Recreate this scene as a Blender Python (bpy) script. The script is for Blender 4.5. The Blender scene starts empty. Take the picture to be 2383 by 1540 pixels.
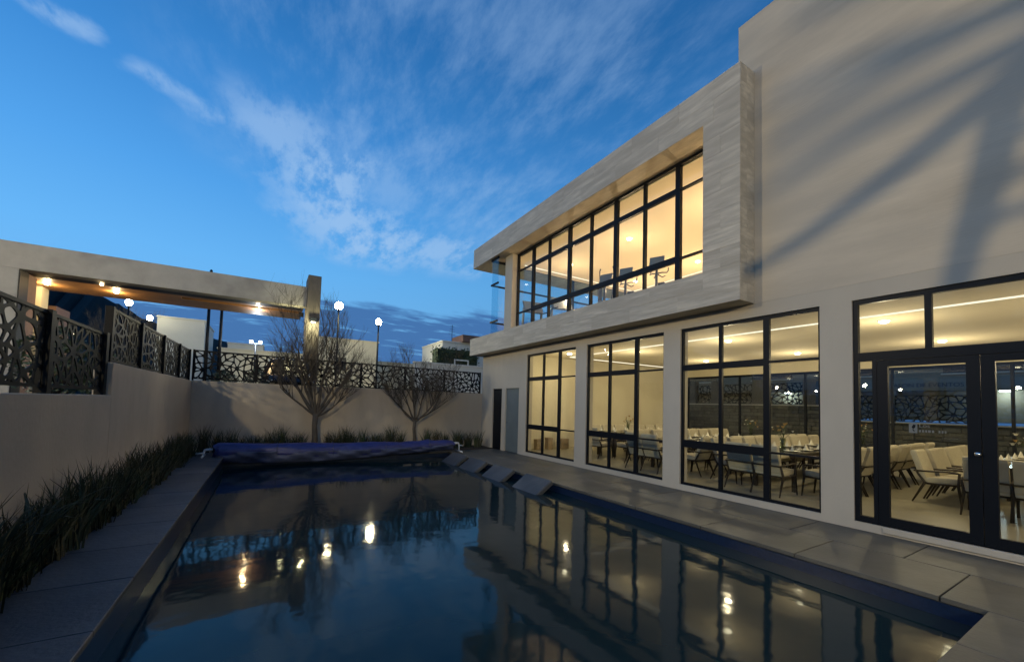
import bpy, math, random
from mathutils import Vector, Matrix
R = math.radians
scene = bpy.context.scene
col = scene.collection

# ------------------------------------------------------------------ camera
cd = bpy.data.cameras.new('camera')
cam = bpy.data.objects.new('camera', cd); col.objects.link(cam)
YAW, PITCH, ROLL = .5428, .0461, .0271
fw = Vector((math.sin(YAW)*math.cos(PITCH), math.cos(YAW)*math.cos(PITCH), math.sin(PITCH)))
rt = Vector((math.cos(YAW), -math.sin(YAW), 0)); up = rt.cross(fw)
r2 = rt*math.cos(ROLL)+up*math.sin(ROLL); u2 = up*math.cos(ROLL)-rt*math.sin(ROLL)
M = Matrix((r2, u2, -fw)).transposed().to_4x4(); M.translation = (0, 0, 1.65)
cam.matrix_world = M
cd.sensor_width = 36; cd.lens = 36*941.797/2383
cd.shift_y = 128.384/2383
cd.clip_start = .05; cd.clip_end = 3000
scene.camera = cam

# ------------------------------------------------------------------ exposure
vs = scene.view_settings
vs.view_transform = 'Standard'; vs.look = 'None'; vs.exposure = 0; vs.gamma = 1; vs.use_curve_mapping = False
scene.cycles.max_bounces = 8; scene.cycles.transparent_max_bounces = 16
scene.cycles.sample_clamp_indirect = 4
scene.cycles.caustics_reflective = False; scene.cycles.caustics_refractive = False
scene.cycles.use_denoising = True

# ------------------------------------------------------------------ world: dusk sky with wisps of cloud
w = bpy.data.worlds.new('World'); scene.world = w; w.use_nodes = True
nt = w.node_tree; nt.nodes.clear()
def N(t, **k):
    n = nt.nodes.new(t)
    for a, b in k.items(): setattr(n, a, b)
    return n
def L(a, b): nt.links.new(a, b)
def mth(op, a, b=None, c=None, clamp=False):
    n = N('ShaderNodeMath', operation=op, use_clamp=clamp)
    for i, v in enumerate((a, b, c)):
        if v is None: continue
        if isinstance(v, (int, float)): n.inputs[i].default_value = v
        else: L(v, n.inputs[i])
    return n.outputs[0]
def vm(op, a, b=None, scale=None):
    n = N('ShaderNodeVectorMath', operation=op)
    for i, v in enumerate((a, b)):
        if v is None: continue
        if isinstance(v, (tuple, list)): n.inputs[i].default_value = v
        else: L(v, n.inputs[i])
    if scale is not None:
        if isinstance(scale, (int, float)): n.inputs['Scale'].default_value = scale
        else: L(scale, n.inputs['Scale'])
    return n
def sstep(v, lo, hi):
    n = N('ShaderNodeMapRange', interpolation_type='SMOOTHSTEP')
    L(v, n.inputs['Value']); n.inputs['From Min'].default_value = lo; n.inputs['From Max'].default_value = hi
    return n.outputs[0]
def mixc(f, a, b):
    n = N('ShaderNodeMix', data_type='RGBA')
    if isinstance(f, (int, float)): n.inputs[0].default_value = f
    else: L(f, n.inputs[0])
    for i, v in ((6, a), (7, b)):
        if isinstance(v, tuple): n.inputs[i].default_value = (*v, 1)
        else: L(v, n.inputs[i])
    return n.outputs[2]
SUN_AZ, SUN_EL = -48, 2
sky = N('ShaderNodeTexSky', sky_type='NISHITA', sun_disc=False, sun_elevation=R(SUN_EL), sun_rotation=R(SUN_AZ), air_density=1.2, dust_density=.2, ozone_density=6)
tc = N('ShaderNodeTexCoord'); D = tc.outputs['Generated']
sep = N('ShaderNodeSeparateXYZ'); L(D, sep.inputs[0])
zc = mth('MAXIMUM', sep.outputs[2], 0.0)
ramp = N('ShaderNodeValToRGB'); L(zc, ramp.inputs[0])
cr = ramp.color_ramp
stops = [(0, (.16, .35, .62)), (.16, (.17, .47, .84)), (.27, (.135, .45, .88)), (.40, (.085, .355, .80)), (.52, (.050, .26, .66)), (.66, (.026, .175, .49)), (1, (.012, .09, .30))]
while len(cr.elements) < len(stops): cr.elements.new(.5)
for e, (p_, c_) in zip(cr.elements, stops): e.position = p_; e.color = (*c_, 1)
azf = sstep(vm('DOT_PRODUCT', D, (.86, -.5, 0)).outputs['Value'], -.9, 1.0)   # the after-glow lies to the left of the view
azm = mth('MULTIPLY_ADD', azf, -.50, 1.27)
base = vm('SCALE', ramp.outputs[0], scale=azm).outputs[0]
nsc = vm('MULTIPLY', sky.outputs[0], (.030, .062, .105)).outputs[0]
base = mixc(.18, base, nsc)
# cloud plane coordinates
den = mth('ADD', zc, .1)
inv = mth('DIVIDE', 1.0, den)
q0 = vm('SCALE', vm('MULTIPLY', D, (1, 1, 0)).outputs[0], scale=inv).outputs[0]
wn = N('ShaderNodeTexNoise'); wn.inputs['Scale'].default_value = 3.2; wn.inputs['Detail'].default_value = 5; L(q0, wn.inputs['Vector'])
warp = vm('SCALE', vm('SUBTRACT', wn.outputs['Color'], (.5, .5, .5)).outputs[0], scale=.34).outputs[0]
q = vm('MULTIPLY', vm('ADD', q0, warp).outputs[0], (1, 1, 0)).outputs[0]
def seg(a, b, wid, soft):
    a = (*a, 0); b = (*b, 0); ab = Vector(b)-Vector(a); l2 = ab.length_squared
    pa = vm('SUBTRACT', q, a).outputs[0]
    t = mth('MULTIPLY', vm('DOT_PRODUCT', pa, tuple(ab)).outputs['Value'], 1/l2, clamp=True)
    d = vm('LENGTH', vm('SUBTRACT', pa, vm('SCALE', tuple(ab), scale=t).outputs[0]).outputs[0]).outputs['Value']
    return sstep(d, wid+soft, wid)
def noise(scale, detail, rough, stretch=(1, 1, 1), rot=0, src=q0):
    mp = N('ShaderNodeMapping'); mp.inputs['Scale'].default_value = stretch; mp.inputs['Rotation'].default_value = (0, 0, R(rot)); L(src, mp.inputs[0])
    n = N('ShaderNodeTexNoise'); n.inputs['Scale'].default_value = scale; n.inputs['Detail'].default_value = detail; n.inputs['Roughness'].default_value = rough
    L(mp.outputs[0], n.inputs['Vector']); return n.outputs[0]
fine = noise(7, 9, .62, (1, .55, 1), -35)
fine2 = noise(13, 10, .66, (1, .40, 1), -50)
broad = noise(2.3, 6, .55, (1, .7, 1), -40)
m1 = mth('MULTIPLY', seg((-.62, 1.22), (-.43, 1.31), .0, .045), .62)
m2 = mth('MULTIPLY', seg((-.33, 1.40), (-.17, 1.45), .0, .07), .55)
m3 = mth('MULTIPLY', seg((-.02, 1.38), (.14, 1.64), .02, .20), .66)
m4 = mth('MULTIPLY', seg((.16, 1.66), (.40, 2.08), .06, .34), .84)
m5 = mth('MULTIPLY', seg((.36, 1.95), (.85, 2.00), .05, .32), .70)
mk = mth('MAXIMUM', mth('MAXIMUM', mth('MAXIMUM', m1, m2), mth('MAXIMUM', m3, m4)), m5)
tex = mth('ADD', mth('MULTIPLY', fine, .55), mth('MULTIPLY', fine2, .45))
cl = mth('MULTIPLY', mk, sstep(tex, .40, .57), clamp=True)
m6 = mth('MULTIPLY', seg((.20, 1.35), (.85, 1.55), .08, .55), .60)                # thin veil over the middle and right
m7 = mth('MULTIPLY', seg((.10, .98), (.75, .80), .06, .50), .50)
m8 = mth('MULTIPLY', seg((.02, 1.0), (.02, 1.25), .02, .30), .40)
veil = mth('MULTIPLY', mth('MAXIMUM', m6, mth('MAXIMUM', m7, m8)), sstep(mth('ADD', mth('MULTIPLY', broad, .55), mth('MULTIPLY', fine2, .45)), .40, .64))
cl = mth('MULTIPLY', mth('MAXIMUM', cl, mth('MULTIPLY', veil, .72)), .80)
c1 = mixc(cl, base, (.38, .58, .86))
# slate-blue bank low over the horizon
bn = noise(1.5, 7, .55, (1, 2.2, 1), 8)
bedge = mth('ADD', zc, mth('MULTIPLY', mth('SUBTRACT', bn, .5), .16))
bank = mth('MULTIPLY', sstep(bedge, .226, .196), .88)
bl = noise(2.6, 8, .6, (1, 3.0, 1), 12)
gap = mth('SUBTRACT', 1.0, mth('MULTIPLY', sstep(bl, .54, .70), .85))
bank = mth('MULTIPLY', bank, gap)
c2 = mixc(bank, c1, (.048, .140, .37))
bg = N('ShaderNodeBackground'); L(c2, bg.inputs[0]); bg.inputs[1].default_value = 1.0
wo = N('ShaderNodeOutputWorld'); L(bg.outputs[0], wo.inputs[0])

# ------------------------------------------------------------------ last light of the sun, below the left horizon glow
sl = bpy.data.lights.new('dusk_sun', 'SUN'); sl.energy = .05; sl.angle = R(20); sl.color = (1, .85, .7)
so = bpy.data.objects.new('dusk_sun', sl); col.objects.link(so)
so.rotation_euler = Vector((-math.sin(R(SUN_AZ)), -math.cos(R(SUN_AZ)), -math.tan(R(8)))).to_track_quat('-Z', 'Y').to_euler()

# ------------------------------------------------------------------ helpers
class MB:
    def __init__(s): s.v = []; s.f = []; s.sm = []
    def add(s, vs, fs, smooth=False):
        o = len(s.v); s.v += [tuple(p) for p in vs]; s.f += [tuple(i+o for i in f) for f in fs]; s.sm += [smooth]*len(fs); return s
    def box(s, x0, x1, y0, y1, z0, z1, c=0):
        if x0 > x1: x0, x1 = x1, x0
        if y0 > y1: y0, y1 = y1, y0
        if z0 > z1: z0, z1 = z1, z0
        if c <= 0:
            return s.add([(x0,y0,z0),(x1,y0,z0),(x1,y1,z0),(x0,y1,z0),(x0,y0,z1),(x1,y0,z1),(x1,y1,z1),(x0,y1,z1)],
                         [(0,3,2,1),(4,5,6,7),(0,1,5,4),(1,2,6,5),(2,3,7,6),(3,0,4,7)])
        vs = []; X = (x0, x1); Y = (y0, y1); Z = (z0, z1)
        for k in range(2):
            for j in range(2):
                for i in range(2):
                    sx, sy, sz = (c, -c)[i], (c, -c)[j], (c, -c)[k]
                    vs += [(X[i], Y[j]+sy, Z[k]+sz), (X[i]+sx, Y[j], Z[k]+sz), (X[i]+sx, Y[j]+sy, Z[k])]
        I = lambda i, j, k, a: ((k*2+j)*2+i)*3+a
        fs = []
        for i in range(2): fs.append([I(i,0,0,0), I(i,1,0,0), I(i,1,1,0), I(i,0,1,0)][::(1 if i else -1)])
        for j in range(2): fs.append([I(0,j,0,1), I(1,j,0,1), I(1,j,1,1), I(0,j,1,1)][::(-1 if j else 1)])
        for k in range(2): fs.append([I(0,0,k,2), I(1,0,k,2), I(1,1,k,2), I(0,1,k,2)][::(1 if k else -1)])
        for j in range(2):
            for k in range(2): fs.append([I(0,j,k,1), I(1,j,k,1), I(1,j,k,2), I(0,j,k,2)])
            for i in range(2): fs.append([I(i,j,0,0), I(i,j,1,0), I(i,j,1,1), I(i,j,0,1)])
        for i in range(2):
            for k in range(2): fs.append([I(i,0,k,0), I(i,1,k,0), I(i,1,k,2), I(i,0,k,2)])
        for i in range(2):
            for j in range(2):
                for k in range(2): fs.append([I(i,j,k,0), I(i,j,k,1), I(i,j,k,2)])
        return s.add(vs, fs)
    def tube(s, pts, rad, n=8, cap=True, smooth=True):
        pts = [Vector(p) for p in pts]
        if isinstance(rad, (int, float)): rad = [rad]*len(pts)
        vs = []; prev = None
        for i, p in enumerate(pts):
            t = (pts[min(i+1, len(pts)-1)]-pts[max(i-1, 0)]).normalized()
            a = prev if prev is not None else (Vector((0, 0, 1)) if abs(t.z) < .9 else Vector((1, 0, 0)))
            u = (a - t*a.dot(t))
            if u.length < 1e-5: u = t.orthogonal()
            u.normalize(); v = t.cross(u); prev = u
            for k in range(n):
                an = 2*math.pi*k/n; vs.append(p+(u*math.cos(an)+v*math.sin(an))*rad[i])
        fs = [(i*n+k, i*n+(k+1) % n, (i+1)*n+(k+1) % n, (i+1)*n+k) for i in range(len(pts)-1) for k in range(n)]
        s.add(vs, fs, smooth)
        if cap:
            o = len(s.v)-len(vs); s.f += [tuple(o+k for k in range(n))[::-1], tuple(o+(len(pts)-1)*n+k for k in range(n))]; s.sm += [False]*2
        return s
    def lathe(s, prof, n=16, c=(0, 0, 0)):
        vs = [(c[0]+r*math.cos(2*math.pi*k/n), c[1]+r*math.sin(2*math.pi*k/n), c[2]+z) for r, z in prof for k in range(n)]
        fs = [(i*n+k, i*n+(k+1) % n, (i+1)*n+(k+1) % n, (i+1)*n+k) for i in range(len(prof)-1) for k in range(n)]
        fs += [tuple(range(n))[::-1], tuple((len(prof)-1)*n+k for k in range(n))]
        return s.add(vs, fs, True)
    def bar(s, a, b, wx, wz):
        """rectangular bar from a to b"""
        a, b = Vector(a), Vector(b); t = (b-a).normalized()
        u = t.cross(Vector((0, 0, 1)));  u = u.normalized() if u.length > 1e-4 else Vector((1, 0, 0))
        v = u.cross(t)
        vs = [p+u*(i*wx/2)+v*(j*wz/2) for p in (a, b) for i, j in ((-1,-1),(1,-1),(1,1),(-1,1))]
        return s.add(vs, [(0,1,2,3)[::-1],(4,5,6,7),(0,1,5,4),(1,2,6,5),(2,3,7,6),(3,0,4,7)])
    def mesh(s, name, mat):
        me = bpy.data.meshes.new(name); me.from_pydata(s.v, [], s.f)
        me.polygons.foreach_set('use_smooth', s.sm); me.materials.append(mat); me.update(); return me
    def build(s, name, mat, parent=None):
        return obj(name, s.mesh(name, mat), parent)
def obj(name, me, parent=None, loc=None):
    o = bpy.data.objects.new(name, me); col.objects.link(o)
    if loc: o.location = loc
    if parent is not None:
        o.parent = parent
        if parent.get('_w'): o.matrix_parent_inverse = Matrix.Translation(parent.location).inverted()
    return o
def thing(name, label, cat, loc=(0, 0, 0), group=None, world=False):
    o = bpy.data.objects.new(name, None); col.objects.link(o); o.location = loc; o.empty_display_size = .1
    if world: o['_w'] = 1
    return tag(o, label, cat, group)
def tag(o, label, cat, group=None, kind=None):
    o['label'] = label; o['category'] = cat
    if group: o['group'] = group
    if kind: o['kind'] = kind
    return o
def struct(o, label=None):
    o['kind'] = 'structure'
    if label: o['label'] = label
    return o
def copy_tree(o, parent=None):
    c = o.copy(); col.objects.link(c); c.parent = parent
    if parent is not None: c.matrix_parent_inverse = o.matrix_parent_inverse
    for ch in list(o.children): copy_tree(ch, c)
    return c
def lamp(name, loc, energy, color, rad, parent=None, kind='POINT'):
    l = bpy.data.lights.new(name, kind); l.energy = energy; l.color = color; l.shadow_soft_size = rad
    o = bpy.data.objects.new(name, l); col.objects.link(o); o.location = loc
    if parent is not None:
        o.parent = parent
        if parent.get('_w'): o.matrix_parent_inverse = Matrix.Translation(parent.location).inverted()
    return o

# ------------------------------------------------------------------ materials
def mat(name, base, rough=.6, var=.0, scale=6, bump=0, bscale=40, spec=.5, metal=0, stretch=(1, 1, 1), objvar=0, tint=None, emit=None, estr=0, detail=6):
    m = bpy.data.materials.new(name); m.use_nodes = True; t = m.node_tree; b = t.nodes['Principled BSDF']
    b.inputs['Base Color'].default_value = (*base, 1); b.inputs['Roughness'].default_value = rough
    b.inputs['Specular IOR Level'].default_value = spec; b.inputs['Metallic'].default_value = metal
    if emit: b.inputs['Emission Color'].default_value = (*emit, 1); b.inputs['Emission Strength'].default_value = estr
    if var or bump or objvar:
        tcn = t.nodes.new('ShaderNodeTexCoord'); mp = t.nodes.new('ShaderNodeMapping'); mp.inputs['Scale'].default_value = stretch
        t.links.new(tcn.outputs['Object'], mp.inputs[0]); vec = mp.outputs[0]
        if objvar:
            oi = t.nodes.new('ShaderNodeObjectInfo'); ad = t.nodes.new('ShaderNodeVectorMath'); ad.operation = 'MULTIPLY_ADD'
            t.links.new(oi.outputs['Random'], ad.inputs[0]); ad.inputs[1].default_value = (37, 23, 51); t.links.new(vec, ad.inputs[2]); vec = ad.outputs[0]
        if var or objvar:
            n = t.nodes.new('ShaderNodeTexNoise'); n.inputs['Scale'].default_value = scale; n.inputs['Detail'].default_value = detail; n.inputs['Roughness'].default_value = .6
            t.links.new(vec, n.inputs['Vector'])
            mr = t.nodes.new('ShaderNodeMapRange'); t.links.new(n.outputs[0], mr.inputs[0]); mr.inputs[1].default_value = .3; mr.inputs[2].default_value = .7
            mr.inputs[3].default_value = 1-var; mr.inputs[4].default_value = 1+var
            val = mr.outputs[0]
            if objvar:
                m2 = t.nodes.new('ShaderNodeMapRange'); t.links.new(oi.outputs['Random'], m2.inputs[0]); m2.inputs[3].default_value = 1-objvar; m2.inputs[4].default_value = 1+objvar
                mu = t.nodes.new('ShaderNodeMath'); mu.operation = 'MULTIPLY'; t.links.new(val, mu.inputs[0]); t.links.new(m2.outputs[0], mu.inputs[1]); val = mu.outputs[0]
            sc = t.nodes.new('ShaderNodeVectorMath'); sc.operation = 'SCALE'; sc.inputs[0].default_value = base; t.links.new(val, sc.inputs['Scale'])
            out = sc.outputs[0]
            if tint:
                n2 = t.nodes.new('ShaderNodeTexNoise'); n2.inputs['Scale'].default_value = scale*.37; n2.inputs['Detail'].default_value = 4; t.links.new(vec, n2.inputs['Vector'])
                r_ = t.nodes.new('ShaderNodeMapRange'); r_.interpolation_type = 'SMOOTHSTEP'; t.links.new(n2.outputs[0], r_.inputs[0]); r_.inputs[1].default_value = .42; r_.inputs[2].default_value = .68
                mx = t.nodes.new('ShaderNodeMix'); mx.data_type = 'RGBA'; t.links.new(r_.outputs[0], mx.inputs[0]); t.links.new(out, mx.inputs[6]); mx.inputs[7].default_value = (*tint, 1); out = mx.outputs[2]
            t.links.new(out, b.inputs['Base Color'])
        if bump:
            n3 = t.nodes.new('ShaderNodeTexNoise'); n3.inputs['Scale'].default_value = bscale; n3.inputs['Detail'].default_value = 4; t.links.new(vec, n3.inputs['Vector'])
            bp = t.nodes.new('ShaderNodeBump'); bp.inputs['Strength'].default_value = bump; bp.inputs['Distance'].default_value = .02; t.links.new(n3.outputs[0], bp.inputs['Height']); t.links.new(bp.outputs[0], b.inputs['Normal'])
    return m
def emitter(name, c, s, sample='NONE'):
    m = bpy.data.materials.new(name); m.use_nodes = True; t = m.node_tree; t.nodes.clear()
    e = t.nodes.new('ShaderNodeEmission'); e.inputs[0].default_value = (*c, 1); e.inputs[1].default_value = s
    o = t.nodes.new('ShaderNodeOutputMaterial'); t.links.new(e.outputs[0], o.inputs[0]); m.cycles.emission_sampling = sample; return m
def glassm(name, tint=(.93, .95, .94), refl=1.0):
    m = bpy.data.materials.new(name); m.use_nodes = True; t = m.node_tree; t.nodes.clear()
    tr = t.nodes.new('ShaderNodeBsdfTransparent'); tr.inputs[0].default_value = (*tint, 1)
    gl = t.nodes.new('ShaderNodeBsdfGlossy'); gl.inputs['Roughness'].default_value = 0.0; gl.inputs[0].default_value = (refl, refl, refl, 1)
    fr = t.nodes.new('ShaderNodeFresnel'); fr.inputs[0].default_value = 1.5
    ge = t.nodes.new('ShaderNodeNewGeometry'); bf = t.nodes.new('ShaderNodeMath'); bf.operation = 'SUBTRACT'; bf.inputs[0].default_value = 1; t.links.new(ge.outputs['Backfacing'], bf.inputs[1])
    fm = t.nodes.new('ShaderNodeMath'); fm.operation = 'MULTIPLY'; t.links.new(fr.outputs[0], fm.inputs[0]); t.links.new(bf.outputs[0], fm.inputs[1])   # only the outer face of a pane mirrors
    mx = t.nodes.new('ShaderNodeMixShader'); t.links.new(fm.outputs[0], mx.inputs[0]); t.links.new(tr.outputs[0], mx.inputs[1]); t.links.new(gl.outputs[0], mx.inputs[2])
    o = t.nodes.new('ShaderNodeOutputMaterial'); t.links.new(mx.outputs[0], o.inputs[0]); return m
TRAV = mat('travertine', (.53, .475, .375), .55, .24, 5.0, .55, 14, stretch=(1, .30, 2.6), objvar=.05, tint=(.43, .38, .295), detail=10)
STUC = mat('painted_render', (.53, .475, .38), .8, .08, 1.3, .15, 45, stretch=(1, 1, .5), tint=(.48, .43, .345))
TALL = mat('tall_wall_render', (.56, .485, .37), .7, .15, 1.6, .18, 30, stretch=(1, .3, 1.6), tint=(.49, .435, .345))
BEIGE = mat('beige_render', (.47, .405, .315), .85, .13, 1.4, .3, 26, stretch=(1, 1, .45), tint=(.40, .345, .268))
FRAME = mat('dark_aluminium', (.006, .008, .012), .42, spec=.15)
FENCE = mat('black_steel', (.004, .005, .006), .5, spec=.15)
GLASS = glassm('window_glass')
RAILG = glassm('balcony_glass', (.86, .93, .95))
CREAM = mat('cream_plaster', (.72, .66, .50), .8, .02, 2)
CEIL = mat('ceiling_plaster', (.78, .70, .53), .8)
FLOORM = mat('polished_floor_tile', (.34, .315, .24), .28, .06, 3)
GYMW = mat('gym_plaster', (.80, .72, .58), .8)
WOODD = mat('dark_wood', (.030, .021, .014), .45, .2, 8, stretch=(1, 1, .2))
FABR = mat('cream_upholstery', (.47, .43, .335), .9, .06, 9, .2, 300)
TABLE = mat('dark_table_top', (.02, .018, .016), .18)
DECK = mat('deck_tile', (.118, .112, .092), .5, .22, 2.6, .2, 24, objvar=.16, tint=(.085, .082, .07))
DECKB = mat('deck_mortar', (.10, .10, .095), .9)
COPE = mat('grey_coping', (.078, .08, .08), .55, .25, 3.0, .25, 26, objvar=.14, tint=(.055, .057, .058))
MOSA = mat('pool_mosaic', (.008, .020, .055), .3, .25, 30)
TARP = mat('blue_tarpaulin', (.030, .040, .17), .42, .3, 5, .6, 7, stretch=(1, 2.5, 2.5))
TARPL = mat('grey_tarpaulin_underside', (.055, .072, .145), .5, .3, 5, .6, 7, stretch=(1, 2.5, 2.5))
PVC = mat('white_pipe', (.70, .71, .70), .35)
SOIL = mat('planter_soil', (.035, .028, .020), .95, .3, 12, .6, 30)
BARK = mat('grey_brown_bark', (.085, .070, .052), .85, .3, 14, .5, 40, stretch=(1, 1, .3))
REED = mat('reed_green', (.024, .040, .015), .6, .5, 5, objvar=.45, tint=(.06, .052, .024))
STONE = mat('portal_stone', (.40, .38, .33), .65, .10, 2.0, .2, 20, tint=(.27, .255, .225))
DSTONE = mat('dark_pillar_stone', (.115, .10, .08), .7, .25, 4, .3, 20, stretch=(1, 1, .4))
WOODS = mat('soffit_wood', (.36, .185, .065), .45, .2, 6, stretch=(.15, 1, 1), objvar=.15)
BRN = mat('brown_cladding', (.17, .095, .065), .6, .15, 4)
WHITE = mat('white_house_render', (.62, .62, .56), .85, .05, .8)
CREAMH = mat('cream_house_render', (.62, .58, .44), .85, .05, .8)
DARKW = mat('dark_house_glass', (.02, .025, .03), .15)
MOUNT = mat('dark_hillside', (.012, .015, .014), .95, .3, .05)
ASPH = mat('asphalt', (.05, .05, .05), .85, .2, 2, .2, 60)
PAVE = mat('courtyard_paving', (.16, .155, .14), .8, .15, 1.5)
LEAF = mat('hedge_leaf', (.035, .055, .022), .6, .3, 3)
CARP = mat('dark_car_paint', (.018, .020, .024), .22, spec=.6)
TYRE = mat('tyre_rubber', (.015, .015, .015), .8)
CHROME = mat('chrome', (.6, .6, .6), .2, metal=1)
STW = mat('dark_rough_stone', (.115, .106, .08), .85, .3, 5, .5, 18, objvar=.28)
MORT = mat('stone_wall_mortar', (.05, .047, .04), .95)
GREYD = mat('grey_steel_door', (.14, .17, .175), .5, .08, 3)
BOXM = mat('cardboard', (.36, .27, .16), .8, .1, 5)
GYMG = mat('gym_grey_plastic', (.10, .13, .18), .45)
GYMB = mat('gym_black_plastic', (.02, .022, .026), .4)
CERAM = mat('white_ceramic', (.70, .68, .60), .25)
GREENS = mat('stem_green', (.06, .09, .025), .6)
PETW = mat('white_petal', (.78, .74, .62), .7)
PETO = mat('ochre_petal', (.50, .30, .09), .7)
VASEG = glassm('vase_glass', (.80, .84, .78))
E_DOWN = emitter('downlight_glow', (1, .88, .58), 18)
E_LED = emitter('led_strip_glow', (1, .88, .66), 1.5)

E_COOL = emitter('cool_flood_glow', (.85, .95, 1), 10)
PRINT = mat('white_vinyl_print', (.17, .18, .17), .6)
SHOPW = mat('taupe_house_render', (.20, .18, .13), .85, .2, .6)
LETTER = mat('dark_sign_letters', (.03, .03, .03), .5)

# water: dark, mirror-like, barely rippled
WATER = bpy.data.materials.new('pool_water'); WATER.use_nodes = True
t = WATER.node_tree; b = t.nodes['Principled BSDF']
b.inputs['Base Color'].default_value = (.007, .024, .031, 1); b.inputs['Specular IOR Level'].default_value = .36; b.inputs['Roughness'].default_value = .06; b.inputs['IOR'].default_value = 1.333
tcn = t.nodes.new('ShaderNodeTexCoord'); n1 = t.nodes.new('ShaderNodeTexNoise'); n1.inputs['Scale'].default_value = 1.6; n1.inputs['Detail'].default_value = 3; n1.inputs['Roughness'].default_value = .45
t.links.new(tcn.outputs['Object'], n1.inputs['Vector'])
bp = t.nodes.new('ShaderNodeBump'); bp.inputs['Strength'].default_value = .13; bp.inputs['Distance'].default_value = .05
t.links.new(n1.outputs[0], bp.inputs['Height']); t.links.new(bp.outputs[0], b.inputs['Normal'])

# ------------------------------------------------------------------ ground, street, pool
XF, YW, GZ = 7.36, 14.5, 1.5
def sheet(rects, z, name, m):
    mb = MB()
    for x0, x1, y0, y1 in rects: mb.add([(x0,y0,z),(x1,y0,z),(x1,y1,z),(x0,y1,z)], [(0,1,2,3)])
    return struct(mb.build(name, m))
B = 1500
sheet([(-B, -2.05, -B, B), (19.3, B, -B, B), (-2.05, 19.3, YW+.2, B), (-2.05, 19.3, -B, -14)], GZ, 'street_ground', ASPH)
sheet([(-2.05, 19.3, -14, .9), (-2.05, -.93, .9, 13.1), (5.38, 19.3, .9, 13.1), (-2.05, 19.3, 13.1, YW+.2)], -.05, 'courtyard_ground', PAVE)
PX0, PX1, PY0, PY1, WZ = -.91, 5.38, .9, 13.1, -.18
struct(MB().add([(PX0,PY0,WZ),(PX1,PY0,WZ),(PX1,PY1,WZ),(PX0,PY1,WZ)], [(0,1,2,3)]).build('pool_water', WATER))
pb = MB(); pb.box(PX0-.12, PX0, PY0-.12, PY1+.12, -1.6, .075).box(PX1, PX1+.12, PY0-.12, PY1+.12, -1.6, -.055)
pb.box(PX0+.002, PX1-.002, PY0-.12, PY0, -1.6, -.055).box(PX0+.002, PX1-.002, PY1, PY1+.12, -1.6, -.055)
struct(pb.build('pool_wall', MOSA))
# deck of large tiles: two rows beside the facade, more behind the pool's near end
deck = struct(MB().box(5.45, XF-.005, -6, 13.38, -.048, -.02).box(-1.6, 5.449, -6, .85, -.048, -.02).build('pool_deck', DECKB))
random.seed(3)
tile_cache = {}
def tile(x0, x1, y0, y1):
    k = (round(x1-x0, 3), round(y1-y0, 3))
    if k not in tile_cache: tile_cache[k] = MB().box(0, k[0], 0, k[1], -.045, 0, .004).mesh('tile', DECK)
    obj('tile', tile_cache[k], deck, (x0, y0, random.uniform(-.0012, .0012)))
g = .006
for a, b_ in ((5.372, 6.416), (6.416, XF-.01)):
    y = -6.0 + (.52 if a > 6 else 0)
    while y < 13.3:
        y1 = min(y+1.2, 13.38); tile(a+g, b_-g, y+g, y1-g); y += 1.2
y = .908
for r_ in range(3):
    x = -1.6 + (.6 if r_ % 2 else 0)
    while x < 5.3:
        tile(x+g, min(x+1.2, 5.37)-g, y-1.05*(r_+1)+g, y-1.05*r_-g); x += 1.2
# left raised coping, slab by slab
cope = struct(MB().box(-1.56, -.96, PY0-.1, 13.1, -.045, .074).build('pool_coping', DECKB))
cm = MB().box(0, .71, 0, .92, -.045, 0, .006).mesh('slab', COPE)
y = -.02
while y < 13.0:
    obj('slab', cm, cope, (-1.60, y, .12+random.uniform(-.001, .001))); y += .926
copef = struct(MB().box(-1.6, 5.37, 13.105, 13.38, -.045, -.004).build('far_coping', COPE))
soil = struct(MB().box(-1.848, -1.602, -4, 13.40, -.045, .06).box(-1.848, 7.3, 13.402, YW-.004, -.045, .03).build('planter_soil', SOIL))

# ------------------------------------------------------------------ garden walls
rw = tag(MB().box(-2.05, -1.85, -14, 7.68, -.3, 1.635, .008).build('retaining_wall', BEIGE), 'low beige rendered wall along the left of the pool', 'wall')
rw2 = tag(MB().box(-2.05, -1.85, 7.682, YW+.198, -.3, 2.09, .008).build('retaining_wall', BEIGE), 'taller beige rendered wall on the left before the far corner', 'wall')
mb = MB(); x0, x1 = -1.848, 19.3
mb.add([(x0,YW,-.3),(x1,YW,-.3),(x1,YW+.2,-.3),(x0,YW+.2,-.3),(x0,YW,2.10),(x1,YW,2.03),(x1,YW+.2,2.03),(x0,YW+.2,2.10)],
       [(0,3,2,1),(4,5,6,7),(0,1,5,4),(1,2,6,5),(2,3,7,6),(3,0,4,7)])
tag(mb.build('garden_wall', BEIGE), 'long beige rendered wall at the far end of the pool', 'wall')
tag(MB().box(-2.05, 19.3, -14.2, -14, -.3, 3.4).build('boundary_wall', BEIGE), 'plain beige wall closing the courtyard behind the viewer', 'wall')

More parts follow.
